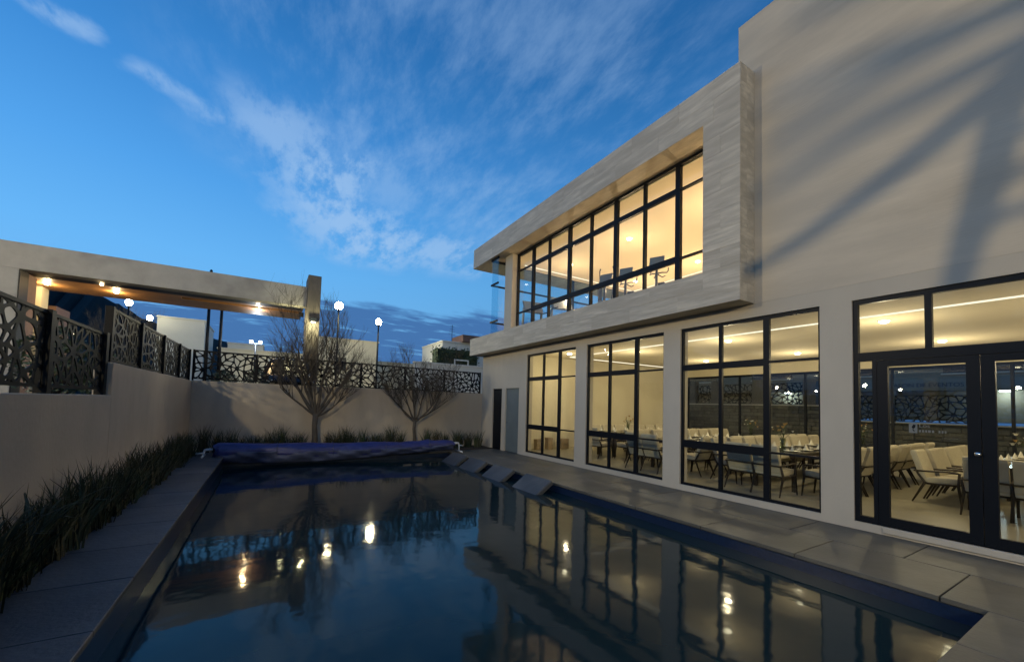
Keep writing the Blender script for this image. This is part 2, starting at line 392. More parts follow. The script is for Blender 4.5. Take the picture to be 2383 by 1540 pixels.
# ------------------------------------------------------------------ lattice fence panels (laser-cut star pattern)
def clip(poly, a, b, c):
    out = []
    for i in range(len(poly)):
        p, q_ = poly[i], poly[(i+1) % len(poly)]
        dp, dq = a*p[0]+b*p[1]-c, a*q_[0]+b*q_[1]-c
        if dp <= 0: out.append(p)
        if (dp < 0 < dq) or (dq < 0 < dp):
            t_ = dp/(dp-dq); out.append((p[0]+(q_[0]-p[0])*t_, p[1]+(q_[1]-p[1])*t_))
    return out
def delaunay(P):
    n = len(P); Q = P+[(-50, -40), (50, -40), (0, 80)]
    def cc(t_):
        (ax, ay), (bx, by), (cx, cy) = Q[t_[0]], Q[t_[1]], Q[t_[2]]
        d = 2*(ax*(by-cy)+bx*(cy-ay)+cx*(ay-by))
        if abs(d) < 1e-12: return (0, 0, 1e9)
        ux = ((ax*ax+ay*ay)*(by-cy)+(bx*bx+by*by)*(cy-ay)+(cx*cx+cy*cy)*(ay-by))/d
        uy = ((ax*ax+ay*ay)*(cx-bx)+(bx*bx+by*by)*(ax-cx)+(cx*cx+cy*cy)*(bx-ax))/d
        return (ux, uy, (ax-ux)**2+(ay-uy)**2)
    T = {(n, n+1, n+2): cc((n, n+1, n+2))}
    for i in range(n):
        x, y = Q[i]; bad = [t_ for t_, c in T.items() if (x-c[0])**2+(y-c[1])**2 < c[2]-1e-12]; ed = {}
        for t_ in bad:
            for e in ((t_[0], t_[1]), (t_[1], t_[2]), (t_[2], t_[0])):
                k = (min(e), max(e)); ed[k] = ed.get(k, 0)+1
            del T[t_]
        for (a, b), c in ed.items():
            if c == 1: T[(a, b, i)] = cc((a, b, i))
    return [t_ for t_ in T if max(t_) < n]
def lattice(wd, ht, seed, th=.012):
    """laser-cut sheet: stars of spokes round hubs, every opening a rounded triangle or petal"""
    rnd = random.Random(seed); hubs = []; x = rnd.uniform(.16, .34); hi = rnd.random() < .5
    while x < wd-.08:
        hubs.append((x, ht*(rnd.uniform(.54, .68) if hi else rnd.uniform(.30, .46)))); x += rnd.uniform(.32, .44); hi = not hi
    s = list(hubs)
    for hx, hy in hubs:
        n = rnd.choice((7, 8, 8, 9)); ph = rnd.random()*6
        for k in range(n):
            a = ph+2*math.pi*k/n+rnd.uniform(-.2, .2); r_ = rnd.uniform(.16, .235)
            p = (hx+r_*math.cos(a), hy+r_*math.sin(a))
            if -.04 < p[0] < wd+.04 and -.04 < p[1] < ht+.04 and all((p[0]-c)**2+(p[1]-d)**2 > .115**2 for c, d in s): s.append((min(max(p[0], 0), wd), min(max(p[1], 0), ht)))
    tries = 0
    while tries < 300:
        tries += 1; p = (rnd.uniform(0, wd), rnd.uniform(0, ht))
        if all((p[0]-a)**2+(p[1]-b)**2 > (.20 if k < len(hubs) else .155)**2 for k, (a, b) in enumerate(s)): s.append(p)
    k = max(2, round(wd/.21))
    for i in range(k+1): s += [(wd*i/k+(rnd.uniform(-.05, .05) if 0 < i < k else 0), 0.), (wd*i/k+(rnd.uniform(-.05, .05) if 0 < i < k else 0), ht)]
    for i in range(1, 4): s += [(0., ht*i/4+rnd.uniform(-.04, .04)), (wd, ht*i/4+rnd.uniform(-.04, .04))]
    u = []
    for p in s:
        if all((p[0]-a)**2+(p[1]-b)**2 > .03**2 for a, b in u): u.append(p)
    u = [(a+rnd.uniform(-1, 1)*1e-5, b+rnd.uniform(-1, 1)*1e-5) for a, b in u]
    tris = delaunay(u); mb = MB(); used = set(); E_ = {}
    for t_ in tris:
        for e in ((t_[0], t_[1]), (t_[1], t_[2]), (t_[2], t_[0])): E_.setdefault((min(e), max(e)), []).append(t_)
    polys = []
    nh = len(hubs)
    for t_ in tris:                                       # drop some bars, so that triangles merge into four-sided openings
        if t_ in used: continue
        used.add(t_); P_ = list(t_)
        if rnd.random() < .55:
            es = [(t_[0], t_[1]), (t_[1], t_[2]), (t_[2], t_[0])]; rnd.shuffle(es)
            for e in es:
                if min(e) < nh: continue
                nb = [q_ for q_ in E_[(min(e), max(e))] if q_ not in used]
                if nb:
                    o_ = [v for v in nb[0] if v not in e][0]; c_ = [v for v in t_ if v not in e][0]
                    quad = [c_, e[0], o_, e[1]]; ok = True
                    sg = []
                    for k in range(4):
                        (ax, ay), (bx, by), (cx, cy) = u[quad[k]], u[quad[(k+1) % 4]], u[quad[(k+2) % 4]]
                        sg.append((bx-ax)*(cy-by)-(by-ay)*(cx-bx))
                    if all(v > 1e-4 for v in sg) or all(v < -1e-4 for v in sg): P_ = quad; used.add(nb[0]); break
        polys.append([u[k] for k in P_])
    for poly in polys:
        ar = sum(poly[k][0]*poly[(k+1) % len(poly)][1]-poly[(k+1) % len(poly)][0]*poly[k][1] for k in range(len(poly)))/2
        if ar < 0: poly = poly[::-1]
        if abs(ar) < 1e-5: continue
        inn = poly; bw = rnd.uniform(.013, .021)
        for k in range(len(poly)):
            p, q_ = poly[k], poly[(k+1) % len(poly)]
            ex, ey = q_[0]-p[0], q_[1]-p[1]; l = math.hypot(ex, ey); nx, ny = ey/l, -ex/l
            inn = clip(inn, nx, ny, nx*p[0]+ny*p[1]-bw)
            if len(inn) < 3: break
        if len(inn) < 3:
            n = len(poly); mb.add([(x, -th/2, z) for x, z in poly], [tuple(range(n))]); mb.add([(x, th/2, z) for x, z in poly], [tuple(range(n))[::-1]]); continue
        cx, cy = sum(p[0] for p in inn)/len(inn), sum(p[1] for p in inn)/len(inn)
        sm_ = inn
        for _ in range(2):
            sm_ = [r_ for k in range(len(sm_)) for p, q_ in ((sm_[k], sm_[(k+1) % len(sm_)]),) for r_ in ((.82*p[0]+.18*q_[0], .82*p[1]+.18*q_[1]), (.18*p[0]+.82*q_[0], .18*p[1]+.82*q_[1]))]
        def hit(pl, an):
            dx, dy = math.cos(an), math.sin(an); best = None
            for k in range(len(pl)):
                p, q_ = pl[k], pl[(k+1) % len(pl)]; ex, ey = q_[0]-p[0], q_[1]-p[1]; den_ = dx*ey-dy*ex
                if abs(den_) < 1e-9: continue
                tt = ((p[0]-cx)*ey-(p[1]-cy)*ex)/den_; uu = ((p[0]-cx)*dy-(p[1]-cy)*dx)/den_
                if tt > 0 and -1e-6 <= uu <= 1+1e-6 and (best is None or tt < best): best = tt
            return (cx+dx*best, cy+dy*best) if best else (cx, cy)
        angs = sorted([math.atan2(p[1]-cy, p[0]-cx) for p in poly]+[math.atan2(p[1]-cy, p[0]-cx) for p in sm_])
        out_ = [hit(poly, a) for a in angs]; in_ = [hit(sm_, a) for a in angs]; n = len(angs)
        vs_ = [(x, y_, z) for y_ in (-th/2, th/2) for pl in (out_, in_) for x, z in pl]
        fs_ = []
        for k in range(n):
            k2 = (k+1) % n
            fs_ += [(k, k2, n+k2, n+k), (2*n+k2, 2*n+k, 3*n+k, 3*n+k2), (n+k, n+k2, 3*n+k2, 3*n+k)]
        mb.add(vs_, fs_)
    return mb
LAT = {}
def lat_mesh(wd, ht, seed):
    k = (round(wd, 2), round(ht, 2), seed)
    if k not in LAT: LAT[k] = lattice(wd, ht, seed).mesh('lattice_panel', FENCE)
    return LAT[k]
def fence(name, label, a, b, za0, za1, zb0, zb1, posts, pr=.04, panel_seed=0, foot=None, bars=True):
    """fence from plan point a to b; posts = fractions along it"""
    a, b = Vector((*a, 0)), Vector((*b, 0)); d = (b-a); ln = d.length; d.normalize(); ang = math.atan2(d.y, d.x)
    root = thing(name, label, 'fence', (a+b)/2+Vector((0, 0, (za0+zb0)/2)), world=True)
    zz = lambda t_: (za0+(zb0-za0)*t_, za1+(zb1-za1)*t_)
    for i in range(len(posts)-1):
        t0, t1 = posts[i], posts[i+1]; m0, m1 = t0*ln+pr, t1*ln-pr
        (l0, h0), (l1, h1) = zz(t0), zz(t1)
        wd, ht = m1-m0, h0-l0
        p = a+d*m0
        o = obj('lattice_panel', lat_mesh(wd, ht, panel_seed+i), root)
        sh = (l1-l0)/wd
        W_ = Matrix.Translation((p.x, p.y, l0)) @ Matrix.Rotation(ang, 4, 'Z') @ Matrix(((1,0,0,0),(0,1,0,0),(math.tan(math.atan(sh)),0,1,0),(0,0,0,1)))
        me = o.data.copy(); me.transform(W_); o.data = me
        pa, pb_ = a+d*m0, a+d*m1
        MB().bar((pa.x, pa.y, h0), (pb_.x, pb_.y, h1), .035, .035).build('top_rail', FENCE, root)
        MB().bar((pa.x, pa.y, l0), (pb_.x, pb_.y, l1), .035, .03).build('bottom_rail', FENCE, root)
    for t_ in posts:
        p = a+d*(t_*ln); l_, h_ = zz(t_); f_ = foot if foot is not None else l_-.06
        MB().box(p.x-pr, p.x+pr, p.y-pr, p.y+pr, f_, h_+.03, .004).build('post', FENCE, root)
    return root
fl = lambda y0, y1, ys: [(y-y0)/(y1-y0) for y in ys]
fence('lattice_fence', 'black star-cut metal fence on the low wall at far left', (-1.95, 1.6), (-1.95, 7.60), 1.715, 2.46, 1.715, 2.46, fl(1.6, 7.60, (1.6, 3.6, 5.95, 7.60)), .05, 11, 1.637)
fence('lattice_fence', 'black star-cut metal fence on the taller left wall, running to the corner', (-1.95, 7.80), (-1.95, 14.52), 2.135, 2.86, 2.135, 2.95, fl(7.8, 14.52, (7.80, 9.40, 11.2, 13.0, 14.52)), .045, 31, 2.092)
fence('lattice_fence', 'long black star-cut metal fence on the far wall behind the trees', (-1.85, 14.6), (7.30, 14.6), 2.165, 2.965, 2.06, 2.885, [0, .167, .333, .5, .667, .833, 1], .022, 51)

# ------------------------------------------------------------------ the club building
bld = thing('building', 'two-storey stone-clad clubhouse with lit windows beside the pool', 'building', (XF, 6, 0), world=True)
def part(name, mb, m, parent=None): return mb.build(name, m, parent if parent is not None else bld)
X2 = XF+.25
WIN = [(8.775, 11.275), (5.83, 8.32), (2.91, 5.41)]
DOOR = (-.82, 2.50)
ZB, ZT = .115, 3.33
wl = MB(); cuts = [YW-.002, 11.275, 8.775, 8.32, 5.83, 5.41, 2.91, 2.50]
# piers
SD = [(12.905, 13.615), (11.73, 12.64)]                # two service doors
wl.box(XF, X2, 13.615, YW-.002, 0, 3.57); wl.box(XF, X2, 12.64, 12.905, 0, 3.57); wl.box(XF, X2, 11.275, 11.73, 0, 3.57)
for a, b_ in SD: wl.box(XF, X2, a, b_, 2.24, 3.57)
wl.box(XF, X2, 8.32, 8.775, 0, 3.57); wl.box(XF, X2, 5.41, 5.83, 0, 3.57); wl.box(XF, X2, 2.50, 2.91, 0, 3.57); wl.box(XF, X2, -9, -.82, 0, 3.57)
for a, b_ in WIN: wl.box(XF, X2, a, b_, ZT, 3.57).box(XF, X2, a, b_, 0, ZB)
wl.box(XF, X2, -.82, 2.50, ZT, 3.57).box(XF, X2, -.82, 2.50, 0, ZB)
part('wall', wl, STUC)
part('upper_wall', MB().box(XF, X2+.05, -9, 4.193, 3.572, 8.936), TALL)
part('upper_wall', MB().box(X2+.052, 15, 3.99, 4.19, 3.572, 8.93), TALL)
part('door_sill', MB().box(XF-.03, XF-.002, -.82, 2.18, .03, .112, .006), STUC)
# cantilever frame round the upper glazing
XC, YC, YE, YEB = 6.9, 3.9025, 14.705, 14.807
Z0, Z1, Z2, Z3 = 3.573, 4.235, 7.08, 7.855
XI = XC+.02
part('floor_slab', MB().box(XI, 15, YC+.302, YEB-.01, Z0+.004, Z1-.004).box(XI, XF-.002, YC+.02, YC+.3, Z0+.004, Z1-.004), TRAV)
part('roof_slab', MB().box(XI, 15, YC+.302, YE-.01, Z2, Z3-.004).box(XI, XF-.002, YC+.02, YC+.3, Z2, Z3-.004), TRAV)
part('end_pier', MB().box(XI, XF-.002, YC+.02, 4.60, Z1, Z2), TRAV)
TC = {}
def clad(axis, a, u0, u1, z0, z1):
    """one travertine tile; axis x: on the front face, axis y: on the near end"""
    k = (axis, round(u1-u0, 3), round(z1-z0, 3))
    if k not in TC:
        TC[k] = (MB().box(0, .018, 0, k[1], 0, k[2], .0015) if axis == 'x' else MB().box(0, k[1], 0, .018, 0, k[2], .0015)).mesh('cladding_tile', TRAV)
    o = obj('cladding_tile', TC[k], bld)
    o.location = (a+random.uniform(0, .002), u0, z0) if axis == 'x' else (u0, a, z0)
def course(z0, z1, u0, u1, ln, off, axis='x', a=XC):
    u = u0
    first = True
    while u < u1-.01:
        e = min(u+(off if first and off else ln), u1); first = False
        if u1-e < .15: e = u1
        clad(axis, a, u+.0008, e-.0008, z0+.0008, z1-.0008); u = e
random.seed(8)
for k, off in enumerate((0, .7)): course(Z0+k*.331, Z0+(k+1)*.331, YC, YEB, 1.25, off)
for k, off in enumerate((.5, 0)): course(Z2+k*.3875, Z2+(k+1)*.3875, YC, YE, 1.25, off)
for k in range(8): course(Z1+k*(Z2-Z1)/8, Z1+(k+1)*(Z2-Z1)/8, YC, 4.612, .712 if k % 2 else .36, 0)
for k in range(13): course(Z0+k*(Z3-Z0)/13, Z0+(k+1)*(Z3-Z0)/13, XC+.02, XF-.003, .44, .0 if k % 2 else .2, 'y', YC)
# column at the far end of the glazing
part('column', MB().box(7.30, 7.62, 12.30, 12.80, Z1-.002, Z2+.002, .01), STUC)

def window(name, x, ys, zs, thick, parent=bld, sash=None, d=.06):
    """frame of bars on the plane x with columns ys (descending) and rows zs; one pane object per field. thick: bar half widths dicts"""
    tv, th = thick
    mb = MB()
    for i, y in enumerate(ys):
        h_ = tv.get(i, .03); lo, hi = y-h_, y+h_
        if i == 0: lo, hi = y-2*h_, y
        if i == len(ys)-1: lo, hi = y, y+2*h_
        mb.box(x-d/2, x+d/2, lo, hi, zs[0], zs[-1])
    for j, z in enumerate(zs):
        h_ = th.get(j, .03); lo, hi = z-h_, z+h_
        if j == 0: lo, hi = z, z+2*h_
        if j == len(zs)-1: lo, hi = z-2*h_, z
        for i in range(len(ys)-1):
            hh = h_
            if sash and j in sash.get('rows', ()) and i not in sash.get('cols', ()): lo2, hi2 = z-.018, z+.018
            else: lo2, hi2 = lo, hi
            ta, tb_ = tv.get(i, .03)*(2 if i == 0 else 1), tv.get(i+1, .03)*(2 if i+1 == len(ys)-1 else 1)
            mb.box(x-d/2+.003, x+d/2-.003, ys[i+1]+tb_, ys[i]-ta, lo2, hi2)
    fr_ = part(name, mb, FRAME, parent)
    for i in range(len(ys)-1):
        for j in range(len(zs)-1):
            o = MB().box(x-.004, x+.004, ys[i+1]+.005, ys[i]-.005, zs[j]+.005, zs[j+1]-.005).build('pane', GLASS)
            o.parent = fr_
            if parent is not bld: pass
    return fr_
for (a, b_), ms in zip(WIN, ((10.384, 9.569), (7.499, 6.631), (4.562, 3.728))):
    window('window', XF+.07, [b_, ms[0], ms[1], a], [ZB, .955, 2.515, ZT], ({0: .022, 1: .032, 2: .05, 3: .018}, {0: .025, 1: .075, 2: .06, 3: .03}), sash={'rows': (1, 2), 'cols': (0, 1)})
# upper ribbon window
window('ribbon_window', 7.56, [12.30, 11.3, 10.39, 9.372, 8.423, 7.483, 6.55, 5.624, 4.55], [Z1, 4.93, 6.46, 7.085],
       ({0: .03, 1: .055, 2: .03, 3: .055, 4: .03, 5: .06, 6: .03, 7: .06, 8: .02}, {0: .03, 1: .065, 2: .06, 3: .035}), sash={'rows': (1, 2), 'cols': (1, 2, 3, 4, 5, 6)}, d=.09)
# corner glazing beyond the column
cg = part('corner_window', MB().box(7.0, 7.05, 12.81, 13.35, 6.07, 6.13).box(7.0, 7.05, 12.81, 13.35, 4.67, 4.73).box(7.0, 7.05, 12.81, 13.35, 7.0, 7.078)
          .box(7.051, 14.3, 13.30, 13.35, 6.07, 6.13).box(7.051, 14.3, 13.30, 13.35, 4.67, 4.73).box(7.051, 14.3, 13.30, 13.35, 7.0, 7.078)
          .box(8.9, 9.0, 13.302, 13.348, 4.24, 6.999).box(10.9, 11.0, 13.302, 13.348, 4.24, 6.999).box(12.4, 12.6, 13.302, 13.348, 4.24, 6.999), FRAME)
for z0, z1 in ((4.24, 4.67), (4.73, 6.07), (6.13, 7.0)):
    MB().box(7.02, 7.03, 12.81, 13.30, z0, z1).build('pane', RAILG, cg)
    for x0, x1 in ((7.055, 8.9), (9.0, 10.9), (11.0, 12.4), (12.6, 14.3)): MB().box(x0, x1, 13.32, 13.33, z0, z1).build('pane', RAILG, cg)
# entrance glazing
en = MB(); xd0, xd1 = XF+.03, XF+.10
en.box(xd0, xd1, 2.44, 2.50, ZB, ZT).box(xd0, xd1, -.82, 2.4395, 3.26, ZT).box(xd0, xd1, -.82, 2.4395, 2.42, 2.545)
en.box(xd0, xd1, 1.665, 1.735, 2.5455, 3.2595).box(xd0, xd1, .10, .17, 2.5455, 3.2595).box(xd0, xd1, -.82, -.76, ZB, 2.4195).box(xd0, xd1, 2.285, 2.4395, ZB, .2).box(xd0, xd1, 2.235, 2.2845, ZB, 2.4195)
ent = part('entrance_glazing', en, FRAME)
for y0, y1, z0, z1 in ((1.735, 2.44, 2.545, 3.26), (.17, 1.665, 2.545, 3.26), (-.76, .10, 2.545, 3.26), (2.285, 2.44, .2, 2.42)):
    MB().box(XF+.062, XF+.07, y0, y1, z0, z1).build('pane', GLASS, ent)
def leaf(y0, y1, knob=None, stile=.115):
    m_ = MB(); a, b_ = XF+.035, XF+.095
    m_.box(a, b_, y0, y0+stile, ZB+.005, 2.415).box(a, b_, y1-stile, y1, ZB+.005, 2.415).box(a+.002, b_-.002, y0+stile, y1-stile, ZB+.005, .245).box(a+.002, b_-.002, y0+stile, y1-stile, 2.33, 2.415)
    lf = part('door', m_, FRAME)
    MB().box(XF+.061, XF+.069, y0+stile, y1-stile, .245, 2.33).build('pane', GLASS, lf)
    if knob: MB().lathe([(.0, 0), (.012, .004), (.014, .03), (.028, .04), (.03, .06), (.018, .072), (0, .074)], 12).build('handle', CHROME, lf).matrix_local = Matrix.Translation((XF+.036, knob, 1.21)) @ Matrix.Rotation(-math.pi/2, 4, 'Y')
    return lf
lf = leaf(1.262, 2.232, 1.285)
leaf(.29, 1.255); leaf(-.755, .285)
# film logo on the entrance door: square with a leaf mark, name beside it
lg = MB().box(XF+.056, XF+.0585, 1.83, 1.912, 1.422, 1.553).build('logo_plate', PRINT, lf)
lm = MB()
lm.add([(XF+.0545, 1.885, 1.50), (XF+.0545, 1.868, 1.535), (XF+.0545, 1.845, 1.53), (XF+.0545, 1.85, 1.495), (XF+.0545, 1.87, 1.475), (XF+.0545, 1.858, 1.452), (XF+.0545, 1.845, 1.462), (XF+.0545, 1.862, 1.44), (XF+.0545, 1.88, 1.47)], [(0, 1, 2, 3, 4), (4, 5, 6, 7, 8)])
lm.build('logo_mark', FRAME, lf)
def text(body, size, loc, rot, m, parent, name='lettering', ext=.002):
    c = bpy.data.curves.new(name, 'FONT'); c.body = body; c.size = size; c.extrude = ext; c.resolution_u = 3
    tmp = bpy.data.objects.new(name, c); col.objects.link(tmp)
    me = bpy.data.meshes.new_from_object(tmp.evaluated_get(bpy.context.evaluated_depsgraph_get()))
    bpy.data.objects.remove(tmp); bpy.data.curves.remove(c)
    me.materials.clear(); me.materials.append(m)
    o = obj(name, me, parent); o.location = loc; o.rotation_euler = rot; return o
ROTX = (math.pi/2, 0, -math.pi/2)                                      # reads from the pool side
text('Los', .075, (XF+.057, 1.815, 1.50), ROTX, PRINT, lf)
lm2 = MB(); yy = 1.812; random.seed(4)
for k in range(9):
    w_ = random.choice((.016, .02, .024)); h_ = .03
    if k != 5: lm2.box(XF+.056, XF+.0585, yy-w_, yy, 1.437, 1.437+h_)
    yy -= w_+.011
lm2.build('name_line', PRINT, lf)
# service doors
for (a, b_), m_, nm in zip(SD, (FRAME, GREYD), ('dark', 'grey')):
    dd = part('service_door', MB().box(XF+.05, XF+.09, a, b_, 0, 2.238, .004), m_)
    dd['label'] = nm + ' narrow service door by the far corner'
    MB().tube([(XF+.05, b_-.10, 1.02), (XF-.0, b_-.10, 1.02), (XF-.0, b_-.2, 1.02)], .011, 8).build('handle', CHROME, dd)
# ---- inside, ground floor
part('floor', MB().box(X2+.001, 16.2, -6, 12, -.04, ZB), FLOORM)
part('floor', MB().box(XF+.005, X2, -.82, 2.5, ZB-.05, ZB), FLOORM)
part('ceiling', MB().box(X2+.001, 16.2, -6, 12, 3.45, 3.56), CEIL)
part('interior_wall', MB().box(X2+.001, 16.2, 12.001, 12.15, -.04, 3.56), CREAM)
part('interior_wall', MB().box(X2+.001, 16.2, -6.15, -6.001, -.04, 3.56), CREAM)
part('interior_wall', MB().box(16.0, 16.199, 11.45, 11.999, ZB+.001, 3.449).box(16.0, 16.199, -5.99, 11.449, 3.08, 3.449), CREAM)
gz = MB()
for k in range(8):
    y = 11.40-k*2.3; gz.box(16.05, 16.13, y-.03, y+.03, ZB+.001, 3.078)
gz.box(16.055, 16.125, -5.9, 11.36, 3.0, 3.077)
gz = part('garden_window', gz, FRAME)
for k in range(7): MB().box(16.085, 16.093, 11.40-(k+1)*2.3+.031, 11.40-k*2.3-.031, ZB+.002, 2.999).build('pane', GLASS, gz)
LED_X, LED_Y = 9.35, 11.45
part('led_strip', MB().box(LED_X, LED_X+.025, -6, LED_Y-.001, 3.425, 3.449), E_LED)
part('led_strip', MB().box(LED_X, 15.9, LED_Y, LED_Y+.035, 3.425, 3.449), E_LED)
WARM = (1, .81, .50)
dl = MB().lathe([(.11, 0), (.10, -.012), (.085, -.012), (.08, -.004), (0, -.004)], 20).mesh('downlight', CERAM)
dl2 = MB().lathe([(.08, -.006), (.075, -.03), (.05, -.05), (0, -.055)], 20).mesh('bulb', E_DOWN)
def downlight(x, y, z, en_, c=WARM, par=bld, drop=.75):
    o = obj('downlight', dl, par); o.location = (x, y, z)
    b2 = obj('bulb', dl2, o)
    lamp('downlight_lamp', (x, y, z-drop), en_, c, .06, par)
for x in (10.0, 13.6):
    for y in (-3.0, 0., 2.9, 5.95, 8.92): downlight(x, y, 3.449, 49)
downlight(8.7, 10.7, 3.449, 24)
# ---- inside, gym
part('gym_ceiling', MB().box(7.62, 14.5, 4.195, 13.29, 7.0, 7.076), CEIL)
part('gym_wall', MB().box(14.4, 14.5, 4.195, 13.29, Z1, 6.999), GYMW)
part('gym_wall', MB().box(X2+.06, 14.399, 4.195, 4.26, Z1, 6.999), GYMW)
part('led_strip', MB().box(14.1, 14.135, 4.4, 12.85, 6.975, 6.999), E_LED)
part('led_strip', MB().box(8.2, 14.135, 12.86, 12.895, 6.975, 6.999), E_LED)
for x in (9.55, 13.05):
    for y in (5.9, 8.9, 11.8): downlight(x, y, 6.999, 95, (1, .71, .41), bld, 1.3)

# ------------------------------------------------------------------ stone boundary wall seen through the hall
sw = thing('stone_wall', 'dark rough stone wall outside the far windows of the hall', 'wall', (19.2, 6, 0), world=True)
MB().box(19.06, 19.30, 7.3, YW-.01, -.05, 1.93).box(19.06, 19.30, -8, 7.298, -.05, 1.37).build('core', MORT, sw)
random.seed(12)
SC = {}
z = .02
while z < 1.88:
    y = -2.0
    while y < YW-.6:
        ln = random.choice((.3, .42, .55, .7)); k = (ln, 1)
        if k not in SC: SC[k] = MB().box(0, .06, 0, ln-.015, 0, .145, .012).mesh('stone', STW)
        if 2.0 < y < 14 and (y > 7.3 or z < 1.25):
            o = obj('stone', SC[k], sw); o.location = (19.01+random.uniform(-.018, .012), y, z)
        y += ln
    z += .16
MB().box(18.98, 19.34, 7.3, YW-.01, 1.932, 1.985, .01).box(18.98, 19.34, -8, 7.298, 1.372, 1.42, .01).build('coping', STUC, sw)
for y, a, b_ in ((13.3, 1.986, 3.1), (11.95, 1.986, 3.1), (9.95, 1.986, 3.1), (7.9, 1.986, 3.05), (5.55, 1.421, 2.55), (3.3, 1.421, 2.5)): MB().box(19.0, 19.32, y-.24, y+.24, a, b_, .01).build('pillar', DSTONE, sw)
for i, (y0, y1, z0) in enumerate(((12.2, 13.05, 2.0), (10.2, 11.7, 2.0), (8.15, 9.7, 2.0), (5.8, 7.25, 1.44), (3.55, 5.3, 1.44))):
    o = obj('lattice_panel', lat_mesh(y1-y0, .92, 80+i).copy(), sw)
    o.data.transform(Matrix.Translation((19.16, y0, z0)) @ Matrix.Rotation(math.pi/2, 4, 'Z'))
# low commercial house behind it
sh = thing('shop_house', 'pale low building with a dark-lettered fascia beyond the stone wall', 'building', (28, 8, GZ), world=True)
MB().box(25.4, 32, -12, 30, GZ, 10).build('wall', SHOPW, sh)
MB().box(24.6, 25.399, -12, 26, 2.75, 3.35, .02).build('fascia', SHOPW, sh)
for y in (17, 12.5, 8.6, 4.3, .5):
    wn_ = MB().box(25.36, 25.399, y-1.1, y+1.1, 3.55, 4.7).build('window', DARKW, sh)
    MB().box(25.33, 25.358, y-1.16, y+1.16, 3.48, 3.549).build('sill', STUC, wn_)
text('SALON DE EVENTOS', .25, (24.58, 6.95, 2.92), ROTX, LETTER, sh, 'lettering', .01)
for y in (11.5, 3.6): MB().box(24.9, 25.2, y-.15, y+.15, 2.70, 2.748).build('canopy_light', E_COOL, sh); lamp('canopy_lamp', (25.0, y, 2.6), 30, (.75, .92, 1), .08, sh)

# ------------------------------------------------------------------ dining hall furniture
def pad(mb, pts, wd, th, n=3):
    """upholstered pad: rounded slab following the profile pts in (y, z), width wd, thickness th"""
    rows = []
    P_ = [Vector((0, a, b)) for a, b in pts]
    for i, p in enumerate(P_):
        t_ = (P_[min(i+1, len(P_)-1)]-P_[max(i-1, 0)]).normalized(); nn = Vector((0, -t_.z, t_.y))
        e = th*.5*(.55 if i in (0, len(P_)-1) else 1)
        rows.append([p+nn*(s*e)+Vector((x*wd/2*(.97 if i in (0, len(P_)-1) else 1), 0, 0)) for x, s in ((-.97, 1), (.97, 1), (1, .4), (1, -.4), (.97, -1), (-.97, -1), (-1, -.4), (-1, .4))])
    vs_ = [v for r_ in rows for v in r_]; m = 8
    fs_ = [(i*m+k, i*m+(k+1) % m, (i+1)*m+(k+1) % m, (i+1)*m+k) for i in range(len(rows)-1) for k in range(m)]
    fs_ += [tuple(range(m))[::-1], tuple((len(rows)-1)*m+k for k in range(m))]
    mb.add(vs_, fs_, False); return mb
def make_chair():
    c = thing('dining_chair', '', 'chair')
    obj('seat', pad(MB(), [(-.22, .40), (-.1, .405), (.12, .425), (.25, .43), (.275, .43)], .47, .095).mesh('seat', FABR), c)
    obj('backrest', pad(MB(), [(-.165, .37), (-.20, .45), (-.265, .68), (-.325, .88), (-.335, .915)], .47, .085).mesh('backrest', FABR), c)
    fr_ = MB()
    for s in (-1, 1):
        fr_.tube([(s*.258, -.285, .555), (s*.262, -.1, .565), (s*.262, .12, .585), (s*.258, .255, .575)], [.014, .017, .017, .014], 6)
        fr_.tube([(s*.24, -.18, .345), (s*.245, .24, .365)], .017, 6)
    fr_.tube([(-.258, -.30, .553), (.258, -.30, .553)], .015, 6); fr_.tube([(-.24, -.17, .345), (.24, -.17, .345)], .017, 6)
    fr_.tube([(-.24, .24, .365), (.24, .24, .365)], .015, 6)
    obj('frame', fr_.mesh('frame', WOODD), c)
    for s in (-1, 1):
        obj('leg', MB().tube([(s*.250, .262, .58), (s*.250, .245, .36), (s*.262, .285, 0)], [.017, .022, .012], 7).mesh('leg', WOODD), c)
        obj('leg', MB().tube([(s*.258, -.285, .56), (s*.245, -.17, .36), (s*.262, -.335, 0)], [.015, .024, .012], 7).mesh('leg', WOODD), c)
    return c
chair0 = make_chair(); chair_used = [False]
def chair(x, y, rz, label, group):
    c = chair0 if not chair_used[0] else copy_tree(chair0); chair_used[0] = True
    c.location = (x, y, ZB); c.rotation_euler = (0, 0, rz); tag(c, label, 'chair', group); return c
TZ = .765
def table(y, xa, xb, label):
    tb = thing('dining_table', label, 'table', (xa, y, ZB), 'long dining tables in the hall')
    wd, ln = .95, xb-xa
    obj('table_top', MB().box(0, ln, -wd/2, wd/2, TZ-.035, TZ, .006).mesh('table_top', TABLE), tb)
    n = 3
    for k in range(n):
        x = .35+(ln-.7)*k/(n-1)
        for s in (-1, 1): obj('leg', MB().box(x-.035, x+.035, s*.36-.035, s*.36+.035, 0, TZ-.036, .004).mesh('leg', WOODD), tb)
    obj('apron', MB().box(.2, ln-.2, -.38, -.36, TZ-.12, TZ-.037).box(.2, ln-.2, .36, .38, TZ-.12, TZ-.037).mesh('apron', WOODD), tb)
random.seed(5)
names = ['nearest the entrance door', 'behind the widest lit window', 'behind the middle lit window', 'by the end wall of the hall']
TBL = [(1.34, 9.92, 13.9), (4.28, 8.45, 13.9), (6.92, 8.45, 13.9), (9.56, 9.0, 13.9)]
